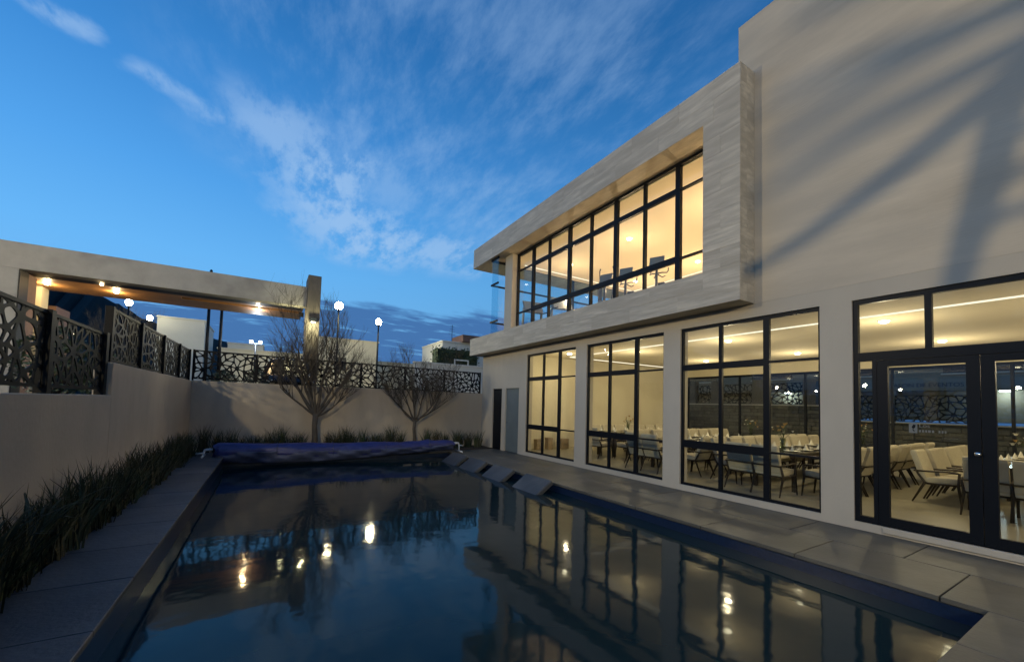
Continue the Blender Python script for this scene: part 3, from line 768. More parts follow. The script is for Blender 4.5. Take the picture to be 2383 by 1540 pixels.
for i, (ty, xa, xb) in enumerate(TBL):
    table(ty, xa, xb, 'long dark dining table ' + names[i])
    j = lambda s=.02: random.uniform(-s, s)
    for k, dy in enumerate((-.26, .25)):
        chair(xa-.16+j(), ty+dy+j(), -math.pi/2+j(.05), 'cream armchair at the window end of the table '+names[i], 'chairs at the table ends')
    x = xa+.40; n = 0
    while x < xb-.1:
        chair(x+j(), ty-.86+j(.03), j(.06), 'cream armchair, entrance-side row, table '+names[i], 'chairs in rows along the dining tables')
        chair(x+j(), ty+.86+j(.03), math.pi+j(.06), 'cream armchair, far-side row, table '+names[i], 'chairs in rows along the dining tables')
        x += .56; n += 1
# tableware
pl = MB().lathe([(0, .004), (.08, .004), (.135, .018), (.14, .021), (.08, .009), (0, .008)], 20).mesh('plate', CERAM)
nk = MB().add([(-.05, -.03, 0), (.05, -.03, 0), (.05, .03, 0), (-.05, .03, 0), (-.012, 0, .12), (.014, .005, .13)], [(0, 1, 5, 4), (1, 2, 5), (2, 3, 4, 5), (3, 0, 4), (0, 3, 2, 1)]).mesh('napkin', CERAM)
for i, (ty, xa, xb) in enumerate(TBL):
    x = xa+.40; k = 0
    while x < xb-.1 and k < 6:
        for s in (-1, 1):
            o = obj('plate', pl, None, (x, ty+s*.30, ZB+TZ+.001)); tag(o, 'white plate set on the dark table '+names[i], 'plate', 'plates on the dining tables')
            o = obj('napkin', nk, None, (x+.01, ty+s*.30, ZB+TZ+.011)); o.rotation_euler = (0, 0, random.uniform(-.5, .5)); tag(o, 'folded white napkin on a plate on the table '+names[i], 'napkin', 'napkins on the dining tables')
        x += .56; k += 1
# flower vases
def vase(x, y, label, seed, h=.24):
    rnd = random.Random(seed)
    v = thing('flower_vase', label, 'vase', (x, y, ZB+TZ), 'flower vases on the dining tables')
    obj('vessel', MB().lathe([(.05, 0), (.055, .005), (.045, h*.5), (.06, h), (.055, h), (.04, h*.5), (.045, .015), (0, .015)], 14).mesh('vessel', VASEG), v)
    st = MB(); lf_ = MB(); heads = []
    for k in range(13):
        a = rnd.random()*6.28; r_ = rnd.uniform(.04, .23); zt = h+rnd.uniform(.12, .34)-r_*.3
        st.tube([(0, 0, .02), (r_*.2*math.cos(a), r_*.2*math.sin(a), h), (r_*math.cos(a), r_*math.sin(a), zt)], .004, 4)
        heads.append((r_*math.cos(a), r_*math.sin(a), zt))
        for _ in range(3):
            b_ = a+rnd.uniform(-.8, .8); q_ = rnd.uniform(.3, .9); p = Vector((r_*q_*math.cos(b_), r_*q_*math.sin(b_), h+(zt-h)*q_)); e = Vector((math.cos(b_), math.sin(b_), rnd.uniform(-.3, .6)))*rnd.uniform(.05, .1); sd = e.cross(Vector((0, 0, 1))).normalized()*.018
            lf_.add([p, p+e*.5+sd, p+e, p+e*.5-sd], [(0, 1, 2, 3)])
    obj('stems', st.mesh('stems', GREENS), v); obj('leaves', lf_.mesh('leaves', GREENS), v)
    for k, p in enumerate(heads):
        m_ = MB(); r_ = rnd.uniform(.022, .042)
        for c in range(6):
            a = c*1.047; tip = Vector((math.cos(a), math.sin(a), .55))*r_; sd = Vector((-math.sin(a), math.cos(a), 0))*r_*.5
            m_.add([Vector(p), Vector(p)+tip*.6+sd, Vector(p)+tip*1.15, Vector(p)+tip*.6-sd], [(0, 1, 2, 3)])
        m_.lathe([(0, -.6*r_), (.5*r_, -.3*r_), (.6*r_, .1*r_), (.3*r_, .5*r_), (0, .55*r_)], 7, p)
        obj('bloom', m_.mesh('bloom', PETW if k % 5 in (0, 3) else PETO), v)
vase(9.14, 4.28, 'glass vase of ochre and white flowers behind the widest lit window', 1)
vase(10.25, 9.5, 'glass vase of flowers against the cream end wall', 2)
vase(13.25, 4.30, 'glass vase of flowers seen through the narrow sidelight of the entrance', 3)
vase(11.5, 1.40, 'glass vase of orange flowers on the table behind the entrance door', 4)
vase(12.9, 6.95, 'glass vase with one tall white bloom behind the widest window', 5)
# boxes behind the first window
for k, (x, y, sx, sy, h) in enumerate(((8.05, 11.55, .28, .22, .36), (8.55, 11.60, .20, .2, .40), (9.1, 11.55, .34, .26, .36))):
    bx_ = MB().box(x, x+sx, y, y+sy, ZB, ZB+h, .006)
    o = tag(bx_.build('storage_box', BOXM), ['brown box by the far wall, nearest the grey door', 'narrow brown box, middle of three by the far wall', 'wide brown box, farthest right of three by the far wall'][k], 'box')
    MB().box(x-.003, x+sx+.003, y-.003, y+sy+.003, ZB+h-.06, ZB+h+.002).build('lid', BOXM, o)

# ------------------------------------------------------------------ gym machines behind the ribbon window
GF = Z1
def bike(x, y, rz, label):
    t_ = thing('exercise_bike', label, 'exercise bike', (x, y, GF), 'exercise machines in the gym')
    obj('base', MB().box(-.5, .5, -.05, .05, .02, .1, .01).box(-.52, -.42, -.25, .25, 0, .06, .01).box(.42, .52, -.25, .25, 0, .06, .01).mesh('base', GYMB), t_)
    obj('flywheel', MB().tube([(.3, -.06, .32), (.3, .06, .32)], .24, 20).mesh('flywheel', GYMB), t_)
    obj('post', MB().tube([(.35, 0, .1), (.33, 0, .6), (.30, 0, 1.12)], [.05, .04, .03], 8).mesh('post', GYMB), t_)
    obj('seat', MB().tube([(-.2, 0, .1), (-.25, 0, .8)], .03, 8).box(-.38, -.12, -.11, .11, .8, .87, .03).mesh('seat', GYMB), t_)
    hb = MB()
    for s in (-1, 1):
        hb.tube([(.3, 0, .98), (.26, s*.13, 1.0), (.14, s*.22, 1.02), (.03, s*.23, 1.10), (-.03, s*.22, 1.20)], .017, 8)
        hb.tube([(.3, s*.03, .95), (.12, s*.10, .92), (.02, s*.15, .98)], .014, 8)
    obj('handlebar', hb.mesh('handlebar', GYMB), t_)
    c = MB().box(-.02, .02, -.19, .19, -.15, .15, .012); cme = c.mesh('console', GYMG)
    o = obj('console', cme, t_); o.location = (.30, 0, 1.30); o.rotation_euler = (0, R(-18), 0)
    t_.rotation_euler = (0, 0, rz); return t_
bike(8.92, 7.22, R(205), 'exercise bike with square console, nearest the stone pier')
bike(8.92, 8.30, R(205), 'exercise bike with tilted console, middle of three in the gym')
def elliptical(x, y, rz, label):
    t_ = thing('elliptical_trainer', label, 'exercise machine', (x, y, GF), 'exercise machines in the gym')
    obj('base', MB().box(-.8, .8, -.06, .06, .02, .1, .01).box(-.82, -.7, -.28, .28, 0, .07, .01).box(.7, .82, -.28, .28, 0, .07, .01).mesh('base', GYMB), t_)
    obj('housing', MB().box(.25, .75, -.12, .12, .1, .6, .05).mesh('housing', GYMG), t_)
    obj('post', MB().tube([(.5, 0, .5), (.42, 0, 1.2)], [.05, .035], 8).mesh('post', GYMB), t_)
    for s in (-1, 1): obj('moving_arm', MB().tube([(.45, s*.2, .4), (.40, s*.24, 1.0), (.28, s*.25, 1.35), (.30, s*.25, 1.62), (.36, s*.2, 1.68)], .018, 8).mesh('moving_arm', GYMB), t_)
    for s in (-1, 1): obj('pedal', MB().box(-.35, .05, s*.16-.07, s*.16+.07, .25, .29, .01).mesh('pedal', GYMB), t_)
    o = obj('console', MB().box(-.03, .03, -.2, .2, -.2, .2, .02).mesh('console', GYMG), t_); o.location = (.40, 0, 1.32); o.rotation_euler = (0, R(-25), 0)
    t_.rotation_euler = (0, 0, rz)
elliptical(9.05, 9.15, R(200), 'elliptical trainer with tall curved arms, beside the bikes')
def treadmill(x, y, rz, label):
    t_ = thing('treadmill', label, 'treadmill', (x, y, GF), 'exercise machines in the gym')
    obj('deck', MB().box(-.9, .85, -.38, .38, .04, .2, .03).mesh('deck', GYMB), t_)
    for s in (-1, 1): obj('upright', MB().bar((.7, s*.38, .1), (.55, s*.38, 1.2), .06, .09).mesh('upright', GYMG), t_)
    obj('handrail', MB().tube([(.0, -.38, .95), (.5, -.38, 1.0), (.5, .38, 1.0), (.0, .38, .95)], .022, 8).mesh('handrail', GYMB), t_)
    o = obj('console', MB().box(-.04, .04, -.40, .40, -.22, .38, .04).mesh('console', GYMG), t_); o.location = (.52, 0, 1.15); o.rotation_euler = (0, R(28), 0)
    t_.rotation_euler = (0, 0, rz)
treadmill(9.1, 11.35, R(75), 'treadmill with broad grey panel before the gym end window')
treadmill(8.6, 12.45, R(80), 'treadmill with grey panel at the far left of the gym')

# ------------------------------------------------------------------ pool cover on its roller
rol = thing('pool_cover_roller', 'blue pool cover rolled on a white-ended reel across the far end', 'pool cover', (2.2, 12.9, 0), world=True)
random.seed(21)
def drum():
    mb = MB(); nx, na = 90, 28; X0, X1_ = -1.10, 5.50
    ph = [random.random()*6.28 for _ in range(8)]
    vs_ = []
    for i in range(nx+1):
        s = i/nx; x = X0+(X1_-X0)*s
        sag = -.07*math.sin(math.pi*s)*(1-.3*s)
        r0 = .175+.02*math.sin(s*3+1)+.012*math.sin(s*23+ph[0])
        if s > .72: r0 += .012*math.sin(s*70+ph[1])
        e = min(1, min(s, 1-s)*30+.72)
        for k in range(na):
            a = 2*math.pi*k/na
            r_ = r0*(1+.05*math.sin(2*a+ph[2]+s*4)+.035*math.sin(5*a+s*26+ph[3])+.02*math.sin(9*a-s*45+ph[4]))*e
            r_ *= 1.0+(.12 if math.sin(a) < 0 else 0)*(-math.sin(a))
            vs_.append((x+.03*math.sin(3*a+ph[5])*(1 if i in (0, nx) else 0), 12.9+r_*math.cos(a)*1.1, .265+sag+r_*math.sin(a)))
    fs_ = [(i*na+k, i*na+(k+1) % na, (i+1)*na+(k+1) % na, (i+1)*na+k) for i in range(nx) for k in range(na)]
    fs_ += [tuple(range(na)), tuple(nx*na+k for k in range(na))[::-1]]
    return mb.add(vs_, fs_, True)
drum().build('rolled_cover', TARP, rol)
for xs in (.3, 1.7, 3.2, 4.6):
    s_ = (xs+1.1)/6.6; zc_ = .265-.07*math.sin(math.pi*s_)*(1-.3*s_)
    MB().tube([(xs+.01*math.sin(k), 12.9+.232*math.cos(2*math.pi*k/24), zc_+.205*math.sin(2*math.pi*k/24)-(.018 if k > 12 else 0)) for k in range(25)], .009, 5, cap=False).build('strap', TARPL, rol)
# loose lower wrap hanging down its front towards the water
fl_ = MB(); vs_ = []; nx, nz = 80, 12
for i in range(nx+1):
    s = i/nx; x = -1.06+6.5*s; sag = -.07*math.sin(math.pi*s)
    for k in range(nz+1):
        t_ = k/nz; z = .27+sag-(.30+.05*math.sin(s*5))*t_*(1-.35*s)
        y = 12.685-.03*math.sin(t_*3.0)+.022*math.sin(s*31+t_*5)+.014*math.sin(s*67-t_*7)+.10*t_
        vs_.append((x, y, z))
fl_.add(vs_, [(i*(nz+1)+k, (i+1)*(nz+1)+k, (i+1)*(nz+1)+k+1, i*(nz+1)+k+1) for i in range(nx) for k in range(nz)], True)
o = fl_.build('hanging_flap', TARPL, rol); sd_ = o.modifiers.new('thick', 'SOLIDIFY'); sd_.thickness = .006
for x, s, zf in ((-1.10, -1, .122), (5.50, 1, .002)):
    MB().tube([(x-s*.1, 12.9, .30), (x+s*.16, 12.9, .30), (x+s*.20, 12.9, .285)], .032, 10).build('axle', PVC, rol)
    MB().tube([(x+s*.19, 12.9, .31), (x+s*.22, 12.9, .2), (x+s*.22, 12.9, zf+.03)], .026, 10).tube([(x+s*.22, 12.62, zf+.025), (x+s*.22, 13.15, zf+.025)], .024, 10).build('support', PVC, rol)
    MB().tube([(x+s*.22, 12.9, .22), (x+s*.38, 12.9, .20)], .016, 8).build('crank', PVC, rol)

# ------------------------------------------------------------------ slanted in-pool lounger backs along the right edge
for k, ((y0, y1), lb) in enumerate(zip(((6.89, 7.87), (8.42, 9.38), (9.85, 10.85), (11.15, 12.15)),
        ('nearest slanted grey stone lounger back at the pool edge', 'second slanted grey stone lounger back from the viewer', 'third slanted grey stone lounger back from the viewer', 'farthest slanted grey stone lounger back, by the rolled cover'))):
    th_ = thing('pool_lounger', lb, 'pool lounger', (5.1, (y0+y1)/2, -.6), 'slanted stone lounger backs in the pool', world=True)
    o = MB().box(-.62, 0, -(y1-y0)/2, (y1-y0)/2, -.11, 0, .022).mesh('backrest', COPE)
    ob = obj('backrest', o, th_); ob.location = (5.20, (y0+y1)/2, .10); ob.rotation_euler = (0, R(-35), 0)
    MB().box(4.45, 5.36, y0+.06, y1-.06, -1.3, -.30, .02).build('base', MOSA, th_)

# ------------------------------------------------------------------ reeds in the planters
def reed_mesh(seed, n, h, spread, lean):
    rnd = random.Random(seed); mb = MB()
    for _ in range(n):
        a = rnd.random()*6.283; r_ = spread*math.sqrt(rnd.random()); x, y = r_*math.cos(a), r_*math.sin(a)
        hh = h*rnd.uniform(.45, 1.05); wd = rnd.uniform(.005, .010)
        b_ = rnd.random()*6.283; dx, dy = math.cos(b_), math.sin(b_); ln = lean*rnd.uniform(.1, 1.2)*hh
        f_ = rnd.random()*3.14; sx, sy = math.cos(f_)*wd, math.sin(f_)*wd
        pts = [(x+dx*ln*t_*t_, y+dy*ln*t_*t_, hh*(t_-.18*lean*t_*t_*t_)) for t_ in (0, .35, .7, 1)]
        vs_ = []
        for p, k in zip(pts, (1, .95, .65, .0)):
            if k: vs_ += [(p[0]-sx*k, p[1]-sy*k, p[2]), (p[0]+sx*k, p[1]+sy*k, p[2])]
            else: vs_ += [p]
        mb.add(vs_, [(0, 1, 3, 2), (2, 3, 5, 4), (4, 5, 6)])
    return mb.mesh('reed_clump', REED)
RM = [reed_mesh(60+k, 105, .66, .15, .55) for k in range(5)]; RM2 = [reed_mesh(70+k, 110, .60, .12, .5) for k in range(4)]
random.seed(31)
y = 2.6
while y < 13.2:
    for xx in (-1.77, -1.68):
        o = obj('reed_clump', random.choice(RM), None, (xx+random.uniform(-.03, .03), y+random.uniform(-.1, .1), .055)); o.rotation_euler = (0, 0, random.random()*6.28)
        s_ = random.uniform(.65, 1.28)*(1.22 if y < 7 else 1.1); o.scale = (.85, 1.2, s_)
        tag(o, 'dark green reed clump along the left wall, '+('in the stretch nearest the viewer' if y < 6 else 'in the middle stretch' if y < 10 else 'in the stretch by the far corner'), 'reeds', 'reeds along the left wall')
    y += .34
x = -1.45
while x < 7.1:
    if not (.95 < x < 1.75 or 4.15 < x < 4.8 or 5.35 < x < 5.6):
        o = obj('reed_clump', random.choice(RM2), None, (x, random.uniform(13.75, 14.2), .025)); o.rotation_euler = (0, 0, random.random()*6.28)
        s_ = random.uniform(1.0, 1.6)*(1.2 if x < -.9 or x > 6.6 else 1); o.scale = (1.1, 1.1, s_)
        tag(o, 'dark green reed clump below the far wall, '+('left of the taller tree' if x < 1.3 else 'between the two bare trees' if x < 4.44 else 'right of the slim tree'), 'reeds', 'reeds below the far wall')
    x += random.uniform(.17, .34)
for k, (x, y) in enumerate(((-1.72, 4.55), (-1.66, 5.1))):
    rnd = random.Random(90+k); mb = MB()
    for _ in range(9):
        a = rnd.uniform(-.9, 2.2); l_ = rnd.uniform(.45, .75); prev = None; vs_ = []
        for t_ in (0, .25, .5, .75, 1):
            c_ = Vector((math.cos(a)*l_*t_*.8, math.sin(a)*l_*t_*.8, l_*(1.5*t_-.9*t_*t_))); wd = .022*(1-t_*.95); sd = Vector((-math.sin(a), math.cos(a), 0))*wd
            vs_ += [c_-sd, c_+sd]
        mb.add(vs_, [(2*i, 2*i+1, 2*i+3, 2*i+2) for i in range(4)])
    o = mb.build('strap_leaf_plant', REED); o.location = (x, y, .3)
    tag(o, 'arching strap-leaved plant among the near reeds, '+('closest to the viewer' if k == 0 else 'just beyond another like it'), 'plant')

# ------------------------------------------------------------------ bare trees
def bare_tree(name, label, base, fork, top, rx, seed, limbs, r0, ry=1.0):
    rnd = random.Random(seed)
    root = thing(name, label, 'tree', base)
    bx, by, bz = base; fk = Vector((fork[0]-bx, fork[1]-by, fork[2]-bz))
    tr = MB(); tr.tube([(0, 0, -.05), (0, 0, .03), fk*.35+Vector((.02, 0, 0)), fk*.7+Vector((-.015, .01, 0)), fk], [r0*1.5, r0*1.15, r0, r0*.9, r0*.98], 12)
    obj('trunk', tr.mesh('trunk', BARK), root)
    H_ = top-fork[2]; br = MB(); tw = MB()
    def grow(p, d, ln, r_, lvl):
        n = 5; pts = [p]; q_ = p.copy(); dd = d.copy()
        for i in range(n):
            dd = (dd+Vector((rnd.uniform(-.16, .16), rnd.uniform(-.16, .16), rnd.uniform(-.03, .13)+(.05 if lvl else .07)))).normalized()
            q_ = q_+dd*(ln/n); pts.append(q_.copy())
        (br if lvl < 2 else tw).tube(pts, [r_*(1-.72*i/n) for i in range(n+1)], 6 if lvl == 0 else (5 if lvl == 1 else 3), cap=False)
        if lvl >= 3: return
        k = (9, 7, 6, 3)[lvl]
        for c in range(k):
            t_ = rnd.uniform(.38, .98); i = min(int(t_*n), n-1); pp = pts[i].lerp(pts[i+1], t_*n-i)
            ax = Vector((rnd.uniform(-1, 1), rnd.uniform(-1, 1), rnd.uniform(-.3, .5))).normalized()
            nd = (dd*rnd.uniform(.75, 1.1)+ax*rnd.uniform(.4, .8)); nd.normalize()
            grow(pp, nd, ln*rnd.uniform(.42, .66), max(r_*(1-.72*t_)*.66, .0034), lvl+1)
    for k, (az, tilt, lf_, rf) in enumerate(limbs):
        rf *= 1.15
        a = R(az); tl = R(tilt); d = Vector((math.cos(a)*math.sin(tl), math.sin(a)*math.sin(tl)*ry, math.cos(tl)))
        grow(fk*(.9+.1*rnd.random()), d.normalized(), H_*lf_*1.06, r0*rf, 0)
    obj('limbs', br.mesh('limbs', BARK), root); obj('twigs', tw.mesh('twigs', BARK), root)
    return root
bare_tree('bare_tree', 'taller leafless tree with a thick trunk left of centre, in the far planter', (1.29, 13.88, .03), (1.31, 13.88, 1.20), 4.5, 1.7, 5,
          [(175, 46, .50, .62), (150, 24, .60, .55), (10, 44, .50, .58), (40, 18, .66, .6), (340, 32, .52, .5), (200, 60, .38, .4), (355, 66, .36, .36), (265, 30, .42, .42), (100, 30, .34, .4), (185, 12, .66, .5)], .085, .5)
bare_tree('bare_tree', 'smaller leafless tree with a slim trunk, nearer the clubhouse in the far planter', (4.44, 13.88, .03), (4.45, 13.88, 1.02), 3.6, 1.7, 9,
          [(175, 54, .56, .5), (165, 30, .56, .5), (5, 54, .60, .5), (15, 30, .52, .5), (80, 12, .60, .5), (350, 72, .48, .38), (185, 72, .40, .34), (270, 35, .36, .4), (0, 62, .50, .34)], .062, .5)

# ------------------------------------------------------------------ entrance portal beyond the wall
por = thing('entrance_portal', 'wide stone portal with a lit timber soffit beyond the left wall', 'portal', (-3, 21, GZ), world=True)
MB().box(-14, 1.298, 20.0, 20.5, 5.75, 6.64, .01).build('beam', STONE, por)
MB().box(-14, 1.298, 20.502, 24.4, 6.0, 6.5).build('roof', STONE, por)
MB().box(1.30, 1.82, 19.62, 20.9, GZ, 7.10, .01).build('pillar', DSTONE, por)
MB().box(-14, -7.30, 20.0, 20.6, GZ, 5.748, .01).build('left_wall', STONE, por)
MB().box(-7.42, -7.30, 20.602, 21.25, GZ, 5.74).build('jamb_lining', BRN, por)
MB().box(-7.299, -7.27, 20.02, 20.6, GZ, 5.745).build('jamb_trim', FRAME, por)
MB().box(-14, 1.2, 20.501, 21.10, 5.755, 5.99).build('black_trim', FRAME, por)
for k in range(9):
    y0 = 21.11+k*.365
    MB().box(-13.9, -3.4 if k == 3 else 1.25, y0, y0+.355, 5.90, 5.998).build('soffit_board', WOODS, por)
MB().box(-3.39, 1.25, 21.11+3*.365, 21.11+3*.365+.355, 5.975, 5.999).build('recessed_slot', FRAME, por)
MB().box(-8.7, -7.95, 23.6, 24.2, GZ, 5.89).build('rear_pillar', CREAMH, por)
MB().box(-10, -7.83, 24.6, 26, GZ, 5.3).build('gate_house', BRN, por)
for k in range(9): MB().box(-6.6+k*.0, -6.58, 22.3, 22.34, 1.9+k*.28, 2.0+k*.28).build('marker_light', E_DOWN, por)
for x, y, e_ in ((-5.6, 21.2, 60), (-5.6, 22.9, 60), (-.55, 21.25, 60), (-.55, 22.95, 40), (-7.6, 22.9, 70)): downlight(x, y, 5.899, e_, (1, .72, .36), por, .14)

MB().box(1.42, 1.70, 19.40, 19.618, 5.02, 5.22, .01).build('added_pillar_light', FRAME, por)  # fixture, lens and lamp added to brighten the lower part of the pillar
MB().box(1.47, 1.65, 19.43, 19.60, 5.008, 5.019).build('added_pillar_light_lens', E_DOWN, por)
lamp('added_pillar_light_lamp', (1.50, 19.1, 4.85), 90, (1, .92, .52), .08, por)
MB().box(1.05, 1.25, 20.7, 20.75, 5.4, 5.6).build('side_light', FRAME, por)
lamp('side_light_lamp', (.75, 20.3, 5.15), 25, (1, .92, .52), .08, por)
# ------------------------------------------------------------------ houses beyond
def house(name, label, x0, x1, y0, y1, zt, m, wins=(), roof=None):
    h = thing(name, label, 'house', ((x0+x1)/2, (y0+y1)/2, GZ), world=True)
    MB().box(x0, x1, y0, y1, GZ, zt-.12).build('wall', m, h)
    MB().box(x0-.06, x1+.06, y0-.06, y1+.06, zt-.118, zt, .01).build('parapet', m, h)
    for a, b_, c, d_ in wins:
        f_ = MB().box(a, b_, y0-.03, y0-.001, c, d_).build('window', DARKW, h)
        MB().box(a-.06, b_+.06, y0-.08, y0-.031, c-.09, c-.001).build('sill', STUC, f_)
    return h
house('box_house', 'pale box-shaped house with a lit side, seen under the portal beam', -7.4, -4.5, 40, 46, 7.70, WHITE)
house('low_house', 'low white flat-roofed house right of the box-shaped one', -3.1, -.5, 42, 50, 6.35, WHITE, ((-2.6, -1.9, 3.2, 4.6),))
house('low_house', 'long cream boundary building behind the far fence', -3.4, 3.3, 38, 39.5, 5.45, CREAMH)
house('white_house', 'tall white flat-roofed house behind the taller bare tree', 3.5, 8.95, 40, 50, 7.36, CREAMH, ((5.2, 6.1, 4.4, 5.6),))
house('white_house', 'long low pale house between the two bare trees', 9.1, 15.4, 44, 52, 5.9, CREAMH)
house('corner_house', 'pale house with a flat roof tucked behind the clubhouse corner', 12.0, 17.5, 31, 36, 6.75, WHITE, ((12.6, 13.5, 4.9, 5.6),))
house('street_wall_house', 'pale rendered wall running behind the far fence by the clubhouse', 7.9, 15.5, 25, 25.3, 4.25, WHITE)
tag(MB().box(13.6, 15.2, 30.6, 33, 6.752, 7.35, .02).build('roof_tank_box', BRN), 'brown box on the roof of the corner house', 'roof box')
o = MB(); rnd = random.Random(2)
for _ in range(2600):
    p = Vector((rnd.uniform(10.6, 14.2), rnd.uniform(28.6, 30), rnd.uniform(GZ, 5.95)))
    if p.y > 28.75 and p.z < 5.8 and rnd.random() < .5: p.y = 28.6+rnd.random()*.15
    a = Vector((rnd.uniform(-1, 1), rnd.uniform(-1, 1), rnd.uniform(-1, 1))).normalized()*.11; b_ = a.orthogonal().normalized()*.06
    o.add([p-a, p+b_, p+a, p-b_], [(0, 1, 2, 3)])
hd = thing('hedge', 'dark clipped hedge in front of the corner house', 'hedge', (12.4, 29.3, GZ), world=True)
o.build('foliage', LEAF, hd); MB().box(10.75, 14.05, 28.75, 29.85, GZ, 5.75).build('inner_growth', LEAF, hd)
tag(MB().box(12.0, 13.2, 28.45, 28.5, 4.9, 5.0).box(13.1, 13.2, 28.45, 28.5, 2.0, 4.899).box(12.0, 12.1, 28.45, 28.5, 2.0, 4.899).build('white_gate_frame', WHITE), 'white gate frame in front of the dark hedge', 'gate')
def shrub(x, y, r_, h, seed, label):
    rnd = random.Random(seed); t_ = thing('garden_shrub', label, 'shrub', (x, y, GZ), 'shrubs behind the left fence'); m_ = MB()
    st = MB()
    for _ in range(6):
        a = rnd.random()*6.28; st.tube([(0, 0, 0), (r_*.3*math.cos(a), r_*.3*math.sin(a), h*.45), (r_*.6*math.cos(a), r_*.6*math.sin(a), h*.8)], [.02, .015, .006], 5)
    obj('stems', st.mesh('stems', BARK), t_)
    for _ in range(900):
        a = rnd.random()*6.28; q_ = math.sqrt(rnd.random()); zz = rnd.uniform(.12, 1); w_ = r_*math.sin(math.pi*min(zz*.85+.12, 1))**.6
        p = Vector((w_*q_*math.cos(a), w_*q_*math.sin(a), zz*h)); a_ = Vector((rnd.uniform(-1, 1), rnd.uniform(-1, 1), rnd.uniform(-.6, 1))).normalized()*rnd.uniform(.035, .07); b_ = a_.orthogonal().normalized()*.02
        m_.add([p-a_, p+b_, p+a_, p-b_], [(0, 1, 2, 3)])
    obj('foliage', m_.mesh('foliage', LEAF), t_)
for k, (x, y, r_, h, lb) in enumerate(((-3.0, 9.6, .55, 1.25, 'leafy shrub behind the left fence, nearest the step in the wall'), (-3.3, 11.2, .6, 1.15, 'leafy shrub behind the left fence, second from the step'), (-3.1, 12.8, .5, 1.05, 'leafy shrub behind the left fence, second from the corner'), (-2.9, 14.4, .5, .95, 'leafy shrub behind the fence at its corner'), (-3.4, 7.6, .55, .85, 'low leafy shrub behind the near left fence'), (-1.2, 15.8, .5, 1.0, 'leafy shrub behind the far fence beside the corner post'), (-.3, 15.7, .5, 1.1, 'leafy shrub behind the far fence left of the car'))):
    shrub(x, y, r_, h, 40+k, lb)
bare_tree('bare_tree', 'distant leafless tree beside the box-shaped house', (-9.6, 41, GZ), (-9.6, 41, GZ+2), 8.3, 2, 17, [(175, 40, .5, .5), (20, 40, .5, .5), (90, 20, .6, .5), (270, 30, .5, .5), (140, 15, .6, .5), (340, 20, .6, .5)], .12)
# hillside
hm = MB(); rnd = random.Random(6); prof = [(-260, 34), (-160, 38), (-110, 36), (-80, 33), (-60, 31), (-48, 29.5), (-42, 28.6), (-36, 26.2), (-31, 23.2), (-24, 21), (-14, 19), (-8, 17.5), (10, 15), (40, 13), (90, 10), (160, 6), (260, 2)]
vs_ = []
for i in range(len(prof)-1):
    for k in range(6):
        t_ = k/6; x = prof[i][0]*(1-t_)+prof[i+1][0]*t_; z = prof[i][1]*(1-t_)+prof[i+1][1]*t_+rnd.uniform(-.35, .35)
        vs_ += [(x, 110+abs(x)*.1, GZ-.2), (x, 150+rnd.uniform(-2, 2), z), (x, 260, GZ-.2)]
n = len(vs_)//3
hm.add(vs_, [f_ for i in range(n-1) for f_ in ((3*i, 3*i+3, 3*i+4, 3*i+1), (3*i+1, 3*i+4, 3*i+5, 3*i+2))], True)
struct(hm.build('hill', MOUNT))

# ------------------------------------------------------------------ street lamps, poles, floodlights
def street_lamp(x, y, z, label, en_=250, c=(1, .90, .60), rad=.26, arm=.0, group='street lamps beyond the wall'):
    t_ = thing('street_lamp', label, 'street lamp', (x, y, GZ), group, world=True)
    MB().tube([(x, y, GZ), (x, y, GZ+1.2), (x, y, z-.3)], [.09, .075, .05], 10).build('pole', FRAME, t_)
    MB().tube([(x, y, z-.31), (x, y, z-.24)], [.13, .16], 12).build('collar', FRAME, t_)
    MB().lathe([(.12, -.235), (rad*.8, -rad*.6), (rad, 0), (rad*.8, rad*.6), (rad*.4, rad*.92), (0, rad)], 18, (x, y, z)).build('globe', emitter('street_lamp_glow', c, en_/(math.pi*4*math.pi*rad*rad), 'AUTO'), t_)
    return t_
street_lamp(3.95, 30, 8.15, 'lit globe street lamp above the taller bare tree', 950, (1, .86, .52), rad=.27)
street_lamp(6.70, 30.2, 7.45, 'lit globe street lamp on a thin dark pole between the trees', 850, (1, .86, .52), rad=.21)
street_lamp(-8.6, 38, 8.1, 'small lit street lamp, nearer one below the portal soffit', 300, rad=.20)
street_lamp(-9.4, 48, 8.6, 'small lit street lamp, farther one below the portal soffit', 300, rad=.22)
def pole(x, y, z, label):
    t_ = tag(MB().tube([(x, y, GZ), (x, y, z)], [.10, .07], 10).build('utility_pole', FRAME), label, 'pole')
    MB().tube([(x, y, z), (x, y, z+.08)], [.085, .03], 10).build('cap', FRAME, t_)
    MB().tube([(x, y, GZ-.05), (x, y, GZ+.15)], [.18, .16], 10).build('base', FRAME, t_)
pole(-3.23, 30, 9.2, 'thicker dark pole behind the box-shaped house')
pole(-2.60, 30, 9.0, 'thin dark pole right of the box-shaped house')
fp = thing('flood_light', 'twin white floodlights on a short post above the low white house', 'floodlight', (-.78, 30, GZ), world=True)
MB().tube([(-.78, 30, GZ), (-.78, 30, 5.1)], .05, 8).build('post', FRAME, fp)
for s in (-1, 1):
    MB().bar((-.78, 30, 5.02), (-.78+s*.24, 30, 5.14), .04, .04).build('arm', FRAME, fp)
    MB().box(-.78+s*.24-.09, -.78+s*.24+.09, 29.92, 30.02, 5.06, 5.24, .01).build('lens', E_COOL, fp)
lamp('flood_light_lamp', (-.78, 29.8, 5.1), 200, (.9, .96, 1), .1, fp)

